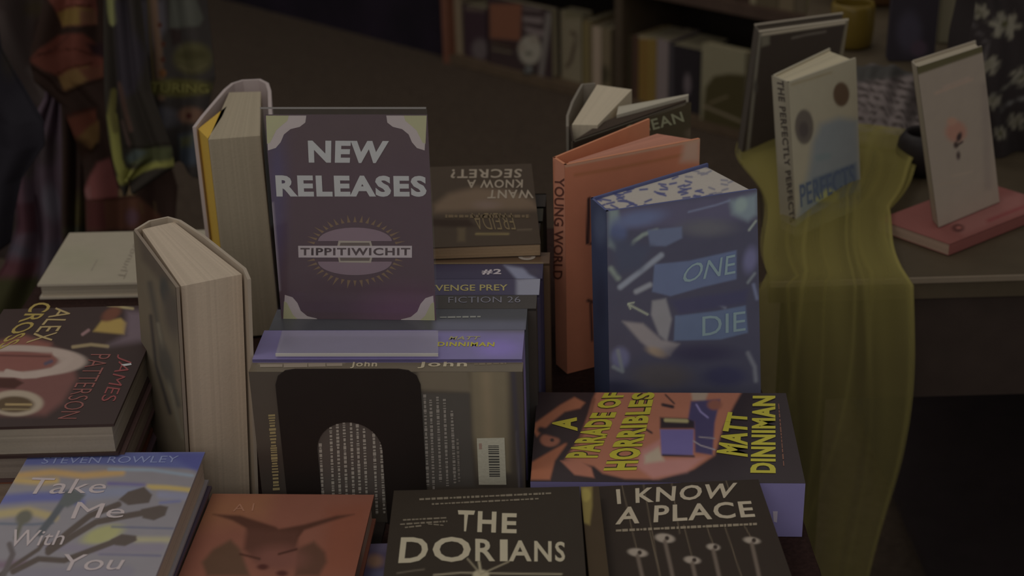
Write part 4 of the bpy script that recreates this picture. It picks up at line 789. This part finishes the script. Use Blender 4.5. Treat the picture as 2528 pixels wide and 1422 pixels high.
# silver edged dark book behind it
zt = 0.205
T4 = [at(1862,62,zt), at(1874,80,zt), at(2095,50,zt), None]; T4[3] = T4[2]+(T4[0]-T4[1])
f4 = [np.array([p[0]-0.018*(1 if i < 2 else 0.9), p[1], 0.014]) for i, p in enumerate(T4)]
F = [f4[1], f4[2], T4[2], T4[1]]; B = [f4[0], f4[3], T4[3], T4[0]]
def fr_front(f, mb):
    f.grid(mb, paint((38,32,28), [('l',[(1876,86),(2094,54)],7,(116,108,94),2.5), ('l',[(1876,84),(1846,372)],8,(74,70,62),2.5), ('l',[(2094,54),(2076,150)],12,(72,66,54),2.5), ('p',[(1880,90),(1900,88),(1900,110),(1880,116)],(70,66,56),4), ('l',[(1956,94),(1990,86),(2038,78)],4,(70,64,58),3), ('e',1866,215,5,16,0,(50,46,42),3)]), M_PRINT, 3)
e = book('book', 'dark tall book with pale silver edges, standing behind the disc covered one', F, B, (52,46,40), pages=(40,34,28), front=fr_front, mat=M_PRINT, npg=6)
m = MB(); up3 = np.array([0,0,0.0016]); dd = nrm(B[3]-F[3])*0.0035
m.hexa([B[3], B[2], B[2]-dd, B[3]-dd], [B[3]+up3, B[2]+up3, B[2]-dd+up3, B[3]-dd+up3], alb((108,100,88)), M_SHINY)
m.hexa([F[3]+dd, F[2]+dd, F[2], F[3]], [F[3]+dd+up3, F[2]+dd+up3, F[2]+up3, F[3]+up3], alb((120,112,98)), M_SHINY); m.build('silver_rim', [c for c in e.children if c.name.startswith('cover')][0], tuple(e.location))

# black and white printed scarf, heaped
def cloth_patch(name, label, cat, fx_, nx, ny, fn, mat=None, k=None, org=(0,0,0), off=None):
    m = MB(); V = np.array([fx_(i/nx, j/ny) for j in range(ny+1) for i in range(nx+1)]); X, Y = proj(V); cols = fn(X, Y)
    m.mesh(V, [(j*(nx+1)+i, j*(nx+1)+i+1, (j+1)*(nx+1)+i+1, (j+1)*(nx+1)+i) for j in range(ny) for i in range(nx)], cols, mat or M_CLOTH)
    o = m.build(name, None, org, True); md = o.modifiers.new('thickness', 'SOLIDIFY'); md.thickness = 0.0015; md.offset = -1
    return tag(o, label, cat)
random.seed(3); zops = []
for r_ in range(9):
    for k in range(8):
        x = 2100+k*26+(r_ % 2)*12; y = 180+r_*18+k*5; zops.append(('e', x+random.uniform(-5,5), y, random.uniform(8,15), 3.6, 12+random.uniform(-8,12), (34,28,26), 3))
def zeb(u, v):
    p = at(2085+(200-20*v)*u, 168+(190)*v+26*u, 0.0); h = 0.05*math.sin(math.pi*min(1,max(0,v)))**0.7*math.sin(math.pi*(0.1+0.8*u))+0.006*math.sin(u*22+v*5)*math.sin(math.pi*v)+0.003
    return p+np.array([0,0,max(h,0.0015)])
cloth_patch('scarf', 'white scarf with black brush stroke dots, heaped on the side table', 'scarf', zeb, 50, 40, paint((76,68,66), zops+[('p',[(2095,330),(2200,352),(2300,380),(2300,400),(2090,380)],(86,76,72),8), ('p',[(2090,160),(2300,160),(2280,185),(2120,205)],(44,42,40),8)]), org=tuple(at(2180,260,0)))
# dark round pot between scarf and white book
def lathe(name, label, cat, c, prof, col, mat, ns=32, parent=None, org=None, sm=True):
    m = MB(); V = [(c[0]+r*math.cos(2*math.pi*k/ns), c[1]+r*math.sin(2*math.pi*k/ns), c[2]+z) for r, z in prof for k in range(ns)]
    m.mesh(V, [(i*ns+k, i*ns+(k+1)%ns, (i+1)*ns+(k+1)%ns, (i+1)*ns+k) for i in range(len(prof)-1) for k in range(ns)], alb(col) if max(col) > 1 else col, mat)
    o = m.build(name, parent, org if org is not None else tuple(c), sm)
    if label: tag(o, label, cat)
    return o
pc = at(2275,425,0.0); lathe('bowl', 'small black round bowl half hidden behind the tilted white book', 'bowl', (pc[0],pc[1],0.0004), [(0,0),(0.024,0),(0.034,0.012),(0.038,0.03),(0.035,0.048),(0.027,0.060),(0.023,0.058),(0.030,0.045),(0.031,0.03),(0.0,0.012)], (22,18,18), M_METAL)
pc = at(2100,112,0.0); vz = 0.0004
lathe('vase', 'mustard yellow cylindrical vase at the back of the side table', 'vase', (pc[0],pc[1],vz), [(0,0),(0.032,0),(0.036,0.006),(0.038,0.03),(0.038,0.07),(0.035,0.078),(0.032,0.078),(0.034,0.07),(0.034,0.01),(0,0.008)], (66,52,14), M_GLOSS)
pc = at(2180,12,0.0); lathe('basket', 'round brown basket standing behind the yellow vase', 'basket', (pc[0],pc[1]+0.06,0.0004), [(0,0),(0.075,0),(0.085,0.01),(0.10,0.05),(0.112,0.10),(0.112,0.106),(0.104,0.106),(0.094,0.05),(0.078,0.014),(0,0.012)], (58,38,20), M_WOOD)
def boxthing(name, label, cat, x0, x1, yb, h, dep, col, mat=M_GLOSS, fn=None, parts=True, yaw=0.0):
    a, b = at(x0, yb, 0.0006), at(x1, yb, 0.0006); w = (b-a); d = np.array([-w[1], w[0], 0])/np.linalg.norm(w)*dep; z = np.array([0,0,h])
    if parts:
        F = [a, b, b+z, a+z]; B = [p+d for p in F]
        return book(name, label, F, B, col, pages=(92,84,70), front=(lambda f, mb: f.grid(mb, fn, M_PRINT, 4)) if fn else None, npg=6, mat=M_PRINT, cat=cat)
boxthing('book', 'dark blue grey book standing left of the pale post like spine', 'book', 2192, 2306, 150, 0.19, 0.03, (32,28,34), fn=paint((30,26,30), [('e',2245,80,30,50,0,(40,36,44),14), ('e',2268,120,20,20,0,(46,36,44),8)]))
boxthing('book', 'narrow cream book standing upright behind the tilted white one', 'book', 2312, 2368, 105, 0.21, 0.05, (84,78,62))
# black tote with white flowers
random.seed(5)
bt = thing('tote_bag', at(2460,345,0.0), 'black cloth bag with white flower print, slumped at the right end of the side table', 'bag')
bo = tuple(at(2460,345,0.0)); FL = []
for cx, cy, s in [(2482,62,1.5),(2440,160,1.1),(2420,30,0.9),(2520,190,1.0),(2452,250,0.8),(2510,300,0.9),(2470,330,0.7),(2400,330,0.6)]:
    for k in range(6):
        a = k*1.05+cx; FL.append(('e', cx+17*s*math.cos(a), cy+13*s*math.sin(a), 11*s, 6.5*s, math.degrees(a), (78,74,64), 3))
    FL.append(('e', cx, cy, 6*s, 5*s, 0, (44,42,22), 3))
FL += [('l',[(2425,250),(2470,225),(2528,180)],5,(62,60,54),3), ('l',[(2470,270),(2500,250),(2540,240)],6,(66,64,62),3), ('l',[(2400,60),(2440,110),(2430,150)],6,(50,46,46),4), ('l',[(2395,200),(2430,190)],5,(54,52,50),3)]
def bag(u, v):
    x = 2392+u*330; a = at(x, 395-60*u, 0.0); bul = 0.05*math.sin(math.pi*u)*math.sin(math.pi*min(1, v*0.9+0.05)); z = 0.0006+0.34*v*(1-0.05*math.sin(u*9))
    return np.array([a[0]+0.006*math.sin(v*12+u*7)-0.02*v, a[1]-bul+0.008*math.sin(u*24+v*4)+0.03*v, z])
m = MB(); nx, ny = 60, 50; V = np.array([bag(i/nx, j/ny) for j in range(ny+1) for i in range(nx+1)]); X, Y = proj(V)
m.mesh(V, [(j*(nx+1)+i, j*(nx+1)+i+1, (j+1)*(nx+1)+i+1, (j+1)*(nx+1)+i) for j in range(ny) for i in range(nx)], paint((30,26,26), FL)(X, Y), M_CLOTH)
Vb = V+np.array([0,0.09,0]); m.mesh(Vb, [(j*(nx+1)+i, j*(nx+1)+i+1, (j+1)*(nx+1)+i+1, (j+1)*(nx+1)+i) for j in range(ny) for i in range(nx)], alb((30,26,26)), M_CLOTH)
for i0 in (0, nx):
    for j in range(ny): m.face([V[j*(nx+1)+i0], V[(j+1)*(nx+1)+i0], Vb[(j+1)*(nx+1)+i0], Vb[j*(nx+1)+i0]], alb((30,26,26)), M_CLOTH)
m.build('bag_body', bt, bo, True)
m = MB(); hp = []
for k in range(25):
    t = k/24; c0 = V[ny*(nx+1)+int(nx*0.25)]*(1-t)+V[ny*(nx+1)+int(nx*0.7)]*t; hp.append(c0+np.array([0,0.0,0.13*math.sin(math.pi*t)-0.004]))
for k in range(24):
    a, b = hp[k], hp[k+1]; m.hexa([a,b,b+[0,0.004,0],a+[0,0.004,0]], [a+[0,0,0.022],b+[0,0,0.022],b+[0,0.004,0.022],a+[0,0.004,0.022]], alb((28,24,24)), M_CLOTH)
m.build('handle', bt, bo)

# ---------------------------------------------------------------- green tulle
M_TUL, n_, l_, p_ = nodes('green_tulle')
out = n_['Material Output']; tr = n_.new('ShaderNodeBsdfTransparent'); df = n_.new('ShaderNodeBsdfDiffuse'); tl = n_.new('ShaderNodeBsdfTranslucent'); gs = n_.new('ShaderNodeBsdfSheen') if False else None
gc = (*alb((100,92,48)), 1); df.inputs[0].default_value = gc; tl.inputs[0].default_value = gc
ad = n_.new('ShaderNodeMixShader'); ad.inputs[0].default_value = 0.3; l_.new(df.outputs[0], ad.inputs[1]); l_.new(tl.outputs[0], ad.inputs[2])
mx = n_.new('ShaderNodeMixShader'); lw = n_.new('ShaderNodeLayerWeight'); lw.inputs[0].default_value = 0.35
at_ = n_.new('ShaderNodeAttribute'); at_.attribute_name = 'Col'; mth = n_.new('ShaderNodeMath'); mth.operation = 'MULTIPLY_ADD'; mth.use_clamp = True; mth.inputs[1].default_value = 0.30
l_.new(lw.outputs['Facing'], mth.inputs[0]); l_.new(at_.outputs['Fac'], mth.inputs[2]); l_.new(mth.outputs[0], mx.inputs[0]); l_.new(tr.outputs[0], mx.inputs[1]); l_.new(ad.outputs[0], mx.inputs[2]); l_.new(mx.outputs[0], out.inputs[0])
def tulle(name, seed, dens, dy, amp, mound):
    rnd = random.Random(seed); ph = [rnd.uniform(0, 6.28) for _ in range(9)]
    nx, ny = 120, 110; V = []; cc = []
    for j in range(ny+1):
        v = j/ny
        for i in range(nx+1):
            u = i/nx
            fold = amp*(math.sin(u*12+ph[0]+3.2*math.sin(v*2.5+ph[1]))+0.5*math.sin(u*19+ph[2]+2.5*math.sin(v*3+ph[3]))+0.8*math.sin(u*5+ph[4]))
            if v < 0.36:    # on the table: a heap
                w = v/0.36; y = 2.13-0.452*w; xl = 0.315-0.05*(0) ; x = L_(0.335-0.02*w, float(np.interp(w, [0,0.3,0.65,1], [0.60,0.565,0.478,0.478])), u)+0.01*math.sin(w*9+ph[5])
                h = mound*math.sin(math.pi*min(1, w*0.62+0.12))*(0.30+0.70*math.sin(math.pi*(0.08+0.84*u)))*(1-w)**0.65
                z = 0.002+h+abs(fold)*0.8*(0.4+w)+dy*0.4
                V.append((x, y, z))
            else:           # hanging in front
                w = (v-0.36)/0.64; z = 0.002-0.47*w; wid = math.sin(min(1, w*2.2)*math.pi/2)
                xr = 0.508+0.004*wid-0.010*w-0.030*max(0, w-0.5)**1.5*2.8; xl = 0.296-0.02*w
                x = L_(xl, xr-0.028, u)+0.005*math.sin(w*7+ph[6]); y = YE-0.010-dy-0.035*wid*(0.5+0.5*math.sin(math.pi*u))+fold*(0.7+w)
                V.append((x, y, z))
            d = dens*(1+0.30*math.sin(u*13+ph[7]+3*math.sin(v*4))+0.15*math.sin(u*27+ph[8]+2*math.sin(v*5)))
            for rc, rw, ra in ((0.30+0.10*math.sin(v*5+ph[0]), 0.018, 0.9), (0.52+0.12*math.sin(v*4+ph[1]), 0.013, 0.8), (0.74+0.05*math.sin(v*6+ph[2]), 0.02, 0.6), (0.985, 0.012, 1.2)): d += dens*ra*math.exp(-((u-rc)/rw)**2)  # denser ridges stand in for bright highlights along the folds
            d = d*float(np.interp(v, [0.36,0.5,0.7], [1.7,1.0,0.85]))
            cc.append((d, d, d))
    m = MB(); m.mesh(V, [(j*(nx+1)+i, j*(nx+1)+i+1, (j+1)*(nx+1)+i+1, (j+1)*(nx+1)+i) for j in range(ny) for i in range(nx)], cc, M_TUL)
    return m
tu = thing('tulle_drape', (0.42,1.66,0.0), 'sheer green tulle heaped on the side table corner and hanging down its front', 'fabric')
tulle('outer_layer', 4, 0.20, 0.010, 0.0018, 0.085).build('outer_layer', tu, (0.42,1.66,0.0), True)
tulle('inner_layer', 9, 0.20, 0.0, 0.0014, 0.065).build('inner_layer', tu, (0.42,1.66,0.0), True)

# ================================================================== hanging garments on the left
GN = np.array([0,1.0,0])
def gy(y): return np.array([0, y, 0])
rk = thing('garment_rack', (-1.05,2.72,FZ), 'dark metal garment rack carrying the hanging clothes on the left', 'rack'); ko = (-1.05,2.72,FZ)
def tube(mb, a, b, r, col, mat, ns=12):
    a, b = np.asarray(a, float), np.asarray(b, float); d = nrm(b-a); t = np.array([0,0,1.0]) if abs(d[2]) < 0.9 else np.array([1.0,0,0]); u = nrm(np.cross(d, t)); w = np.cross(d, u)
    V = [p+(u*math.cos(2*math.pi*k/ns)+w*math.sin(2*math.pi*k/ns))*r for p in (a, b) for k in range(ns)]
    mb.mesh(V, [(k, (k+1)%ns, ns+(k+1)%ns, ns+k) for k in range(ns)]+[tuple(range(ns-1,-1,-1)), tuple(range(ns, 2*ns))], col, mat)
BK_ = (0.02,0.02,0.022)
m = MB(); tube(m, (-1.75,2.62,0.62), (-0.50,2.62,0.62), 0.012, BK_, M_METAL); m.build('rail', rk, ko)
for px_ in (-1.70, -0.78):
    m = MB(); tube(m, (px_,2.72,FZ), (px_,2.72,0.62), 0.012, BK_, M_METAL); m.build('post', rk, ko)
    m = MB(); tube(m, (px_,2.72,0.62), (px_,2.62,0.62), 0.010, BK_, M_METAL); m.build('bracket', rk, ko)
    m = MB(); tube(m, (px_,2.45,FZ+0.012), (px_,2.98,FZ+0.012), 0.012, BK_, M_METAL); m.build('foot', rk, ko)
def garment(name, label, cat, Yp, left, right, ytop, ybot, base, ops, ph=0.0, amp=0.012, ztop=0.605, group=None, freq=5):
    """cloth hanging in the plane Y=Yp; left/right: lists of (photo x, photo y) edges; continues up to the rail out of view"""
    nx, ny = 110, 230; m = MB(); zb = float(on(left[-1][0], ybot, gy(Yp), GN)[2]); zt_ = ztop-0.05
    def ex(E, y): return float(np.interp(y, [p[1] for p in E], [p[0] for p in E]))
    V = []
    for j in range(ny+1):
        z = zt_+(zb-zt_)*j/ny
        _, yy = proj(np.array([-0.7, Yp, z])); yy = float(yy); yc = max(ytop, yy)
        xl = float(on(ex(left, yc), yc, gy(Yp), GN)[0]); xr = float(on(ex(right, yc), yc, gy(Yp), GN)[0])
        for i in range(nx+1):
            u = i/nx; hem = 0.012*math.sin(u*7+ph)*(j/ny)**6
            V.append((L_(xl, xr, u), Yp+amp*math.sin(u*freq*math.pi+ph+0.6*math.sin(j/ny*4))+0.4*amp*math.sin(u*13+j/ny*7+ph), z+hem))
    V = np.array(V); X, Y = proj(V); m.mesh(V, [(j*(nx+1)+i, j*(nx+1)+i+1, (j+1)*(nx+1)+i+1, (j+1)*(nx+1)+i) for j in range(ny) for i in range(nx)], paint(base, ops)(X, Y), M_CLOTH)
    cx = float(V[:nx+1, 0].mean()); rt = thing(name, (cx, Yp, zt_), label, cat, group)
    o = m.build('cloth', rt, (cx, Yp, zt_), True); md = o.modifiers.new('thickness', 'SOLIDIFY'); md.thickness = 0.002
    h = MB(); w2 = min(0.20, float(V[:nx+1, 0].max()-V[:nx+1, 0].min())/2)
    tube(h, (cx-w2, Yp, zt_+0.002), (cx+w2, Yp, zt_+0.002), 0.004, BK_, M_METAL, 8)
    pts = [(cx, Yp, zt_), (cx, Yp, ztop-0.02)]; tube(h, pts[0], pts[1], 0.0018, BK_, M_METAL, 8)
    za = 0.62; pr_ = (cx+0.0145, Yp, za-0.004); tube(h, pts[1], (cx+0.0145, Yp, za-0.004), 0.0018, BK_, M_METAL, 8)
    for k in range(0, 9):
        a = math.pi*k/8; q = (cx+0.0145*math.cos(a), Yp, za+0.0145*math.sin(a)); tube(h, pr_, q, 0.0018, BK_, M_METAL, 8); pr_ = q
    am = MB(); tube(am, (cx, 2.62, za), (cx, Yp-0.03 if Yp < 2.59 else Yp+0.03, za), 0.011, BK_, M_METAL); am.build('display_arm', rk, ko)
    h.build('hanger', rt, (cx, Yp, zt_)); return rt
ZB = lambda x, y: (x/4.443, y/4.443)
ZC = lambda x, y: (x/4.443, 300+y/4.443)
b_ = lambda pts: [ZB(*p) for p in pts]; c3 = lambda pts: [ZC(*p) for p in pts]
TAN_, OR_, MU_ = (40,30,26), (76,40,32), (92,72,36)
# grey brown cloth far left behind
garment('hanging_shirt', 'grey brown shirt hanging at the far left edge, behind the leaf printed one', 'shirt', 2.66, [(-160,0),(-160,700)], [(115,0),(140,300),(150,700)], 0, 640, (44,36,34),
        [('l',[(0,40),(40,140),(80,240),(115,250)],26,(52,44,42),14), ('e',120,90,40,60,0,(34,24,20),20), ('e',90,20,30,20,0,(44,36,26),14), ('l',[(70,170),(110,235)],14,(58,50,48),8)], 0.4)
garment('hanging_dress', 'pink and lavender dress hanging low at the left', 'dress', 2.56, [(112,0),(108,240),(40,350),(24,430),(36,560),(5,660),(-60,760)], [(150,0),(160,400),(170,600),(175,760)], 0, 770, (64,52,60),
        [('l',[(80,360),(68,430)],24,(66,60,60),12), ('l',[(45,400),(50,500)],20,(66,46,54),10), ('e',128,500,20,44,-10,(72,68,76),10), ('p',c3([(180,900),(380,880),(400,1200),(180,1250)]),(58,36,42),8), ('l',c3([(390,820),(430,1000),(450,1200),(470,1422)]),8,(34,20,26),4), ('e',115,370,30,40,0,(54,46,48),14), ('p',[(-60,640),(100,640),(60,760),(-60,760)],(62,36,40),16), ('p',[(-60,690),(100,680),(110,780),(-60,780)],(42,40,24),14), ('l',[(0,600),(60,620)],20,(58,54,62),14), ('p',[(105,600),(165,590),(160,700),(105,720)],(60,54,62),12)], 1.2)
garment('hanging_skirt', 'green and olive cloth hanging between the lavender dress and the leaf print', 'skirt', 2.50, [(140,0),(150,350),(150,620)], [(240,0),(232,400),(225,560),(222,620)], 0, 600, (40,30,26),
        [('e',200,530,22,50,0,(54,48,28),14), ('e',172,440,14,40,0,(42,30,26),14), ('e',190,570,30,12,0,(46,46,34),8)], 2.0)
leaf = [('p', b_([(520,-40),(1040,-40),(1060,120),(1050,260),(680,290),(620,140)]), (88,48,40), 4), ('p', b_([(622,140),(700,100),(860,76),(1010,95),(1000,160),(880,265),(685,285)]), MU_, 4), ('p', b_([(870,110),(1040,110),(1060,255),(880,262)]), (88,58,42), 6), ('l', b_([(640,100),(800,60),(1000,60)]), 4, (52,24,18), 2),
        ('p', b_([(330,660),(440,530),(640,380),(900,360),(1080,500),(1150,640),(1130,840),(980,860),(700,990),(640,830),(480,770)]), OR_, 5), ('l', b_([(400,600),(620,545),(850,540),(1000,600)]), 4, (50,24,18), 2), ('l', b_([(330,660),(600,520),(760,400)]), 3, (54,30,26), 2), ('p', b_([(950,480),(1180,460),(1180,640),(1010,600)]), (34,22,24), 9),
        ('p', b_([(635,840),(780,760),(960,720),(1000,780),(980,870),(700,998)]), (88,66,38), 4), ('p', b_([(860,750),(1130,720),(1120,850),(960,880)]), (78,46,34), 6), ('l', b_([(600,820),(760,740),(1000,690)]), 4, (52,24,16), 2), ('l', b_([(310,640),(330,710),(540,870),(640,1000),(700,1040),(900,940),(1140,860)]), 6, (24,14,10), 3),
        ('p', c3([(450,80),(700,-30),(1060,-140),(1060,60),(980,290),(840,200),(600,150)]), (72,38,28), 6), ('p', c3([(840,200),(960,60),(1090,-20),(1080,200),(1000,310)]), (80,58,32), 5), ('l', b_([(620,1320),(800,1240),(1060,1180)]), 4, (46,22,16), 2), ('l', c3([(650,240),(760,240),(1000,330),(1050,260)]), 8, (24,15,8), 4),
        ('p', c3([(930,750),(1060,450),(1200,400),(1290,720),(1290,830),(980,860)]), (90,50,48), 5), ('p', c3([(930,750),(1000,700),(1010,850),(970,860)]), (96,62,60), 5), ('p', c3([(1300,740),(1490,700),(1480,810),(1300,825)]), (92,78,56), 4), ('l', c3([(960,870),(1300,835),(1480,820)]), 6, (40,18,14), 3),
        ('p', c3([(960,880),(1520,830),(1800,1060),(1500,1180),(960,1190)]), (64,40,30), 6), ('p', c3([(960,880),(1130,870),(1160,1180),(970,1180)]), (58,30,28), 6), ('e', *ZC(1450,1050), 14, 20, 0, (66,46,52), 8), ('l', c3([(1540,900),(1560,1000)]), 4, (70,52,34), 3), ('l', c3([(1690,880),(1710,1000)]), 4, (68,54,36), 3), ('e', *ZC(800,300), 40, 30, 0, (30,18,12), 12)]
garment('hanging_shirt', 'dark shirt printed with rust leaves and mustard tips, hanging at the left', 'shirt', 2.44, [(112,0),(72,140),(84,200),(150,260),(178,330),(205,420),(215,640)], [(300,0),(330,200),(420,400),(440,460),(432,640)], 0, 620, (38,27,23), leaf, 2.6)
tie = [('p', b_([(1420,80),(1500,0),(1800,0),(1820,300),(1650,600),(1560,500),(1480,330),(1430,200)]), (62,58,62), 10), ('l', b_([(1430,120),(1480,60)]), 7, (96,90,100), 4), ('l', [(378,-10),(384,60),(392,120),(396,180),(400,240)], 16, (86,66,52), 6), ('l', [(368,-10),(374,100),(382,200)], 6, (72,60,36), 4),
       ('e', *ZB(1750,270), 5, 6, 0, (60,34,24), 3), ('e', *ZB(1790,480), 5, 6, 0, (56,30,22), 3), ('e', *ZB(1790,650), 5, 6, 0, (56,30,22), 3), ('e', *ZB(1790,800), 8, 10, 0, (84,54,30), 4),
       ('p', b_([(1850,-20),(2140,-20),(2220,200),(2180,280),(1850,310)]), (58,58,52), 6), ('p', b_([(1850,310),(2000,330),(2000,470),(1880,500)]), (36,28,26), 6), ('e', *ZB(2110,640), 48, 40, 0, (58,54,34), 10), ('e', *ZB(2100,600), 34, 12, 0, (50,46,28), 5), ('l', b_([(1960,720),(2120,770),(2260,700)]), 5, (66,60,40), 4),
       ('e', *ZB(1950,960), 88, 22, 0, (64,60,30), 8), ('p', b_([(1300,560),(1600,500),(1580,900),(1400,1300),(1280,900)]), (32,28,32), 12), ('l', b_([(1530,1120),(1500,1220),(1460,1310)]), 7, (76,70,76), 4), ('e', *ZB(1760,1290), 50, 26, 0, (58,56,60), 10), ('l', b_([(1240,640),(1230,820),(1130,960)]), 7, (60,58,60), 4),
       ('e', *ZB(2090,1260), 32, 20, 0, (80,58,46), 8), ('e', *ZB(2085,1270), 7, 7, 0, (54,26,24), 3), ('p', c3([(1960,150),(2150,120),(2160,460),(1990,500)]), (50,56,64), 12), ('p', c3([(1980,180),(2120,150),(2100,260),(1990,280)]), (66,66,44), 10), ('e', *ZC(1620,70), 18, 8, 0, (68,66,74), 5)]
tg = garment('hanging_shirt', 'tie dyed shirt with a beaded strip and olive lettering, hanging right of the leaf print', 'shirt', 2.30, [(285,0),(300,200),(320,430)], [(505,0),(530,200),(500,330),(490,445)], 0, 425, (42,38,36), tie, 3.3)
# lettering on it
for c_o in tg.children:
    if c_o.name.startswith('cloth'):
        mt = MB(); fq_ = Face([on(300,440,gy(2.275),GN), on(520,440,gy(2.275),GN), on(520,0,gy(2.275),GN), on(300,0,gy(2.275),GN)], (-0.6,3,0))
        fq_.text(mt, 'TURING', ZB(1640,1010), ZB(2290,1020), ZB(1660,900), (76,72,34), M_PRINT, 0.0, 3, tr=ZB(2280,930)); ol = mt.build('printed_lettering', c_o, tuple(tg.location)); ol['label'] = 'olive yellow lettering'
lime = [('l', c3([(1230,-60),(1250,100),(1290,420),(1370,640),(1560,520),(1700,470),(1900,440)]), 20, (90,88,42), 4), ('l', b_([(1215,-40),(1225,120),(1240,230)]), 24, (94,94,60), 4), ('l', b_([(1240,1000),(1220,1240),(1260,1422)]), 16, (70,66,34), 4), ('l', c3([(1330,640),(1390,560)]), 22, (86,84,40), 6),
        ('p', c3([(1380,420),(1600,270),(1880,280),(1880,420),(1450,480)]), (52,54,34), 9), ('p', c3([(1380,380),(1500,300),(1600,330),(1500,440),(1400,450)]), (48,54,52), 8), ('l', c3([(1370,270),(1600,280),(1750,250),(1900,240)]), 6, (24,20,16), 3), ('p', b_([(1260,0),(1420,0),(1460,300),(1600,600),(1500,1000),(1300,1100)]), (36,32,36), 12), ('l', b_([(1320,920),(1380,1200),(1440,1422)]), 10, (60,44,38), 5), ('l', c3([(1340,0),(1420,240)]), 12, (54,42,38), 5)]
garment('hanging_banner', 'dark pennant edged in lime green with a pointed corner, hanging before the shirts', 'banner', 2.22, [(258,0),(262,230),(270,330),(292,430),(306,462)], [(345,0),(372,230),(425,370),(428,408),(330,462)], 0, 460, (34,30,26), lime, 4.1, amp=0.006)
garment('hanging_jacket', 'near black navy jacket hanging at the extreme left, nearest the tables', 'jacket', 2.14, [(-200,0),(-200,420)], [(-20,0),(0,120),(40,190),(105,300),(108,360),(50,440),(30,520),(15,620)], 0, 600, (24,22,26), [('e',60,280,50,60,0,(27,25,29),20), ('e',20,150,20,40,0,(30,26,24),16)], 5.0)
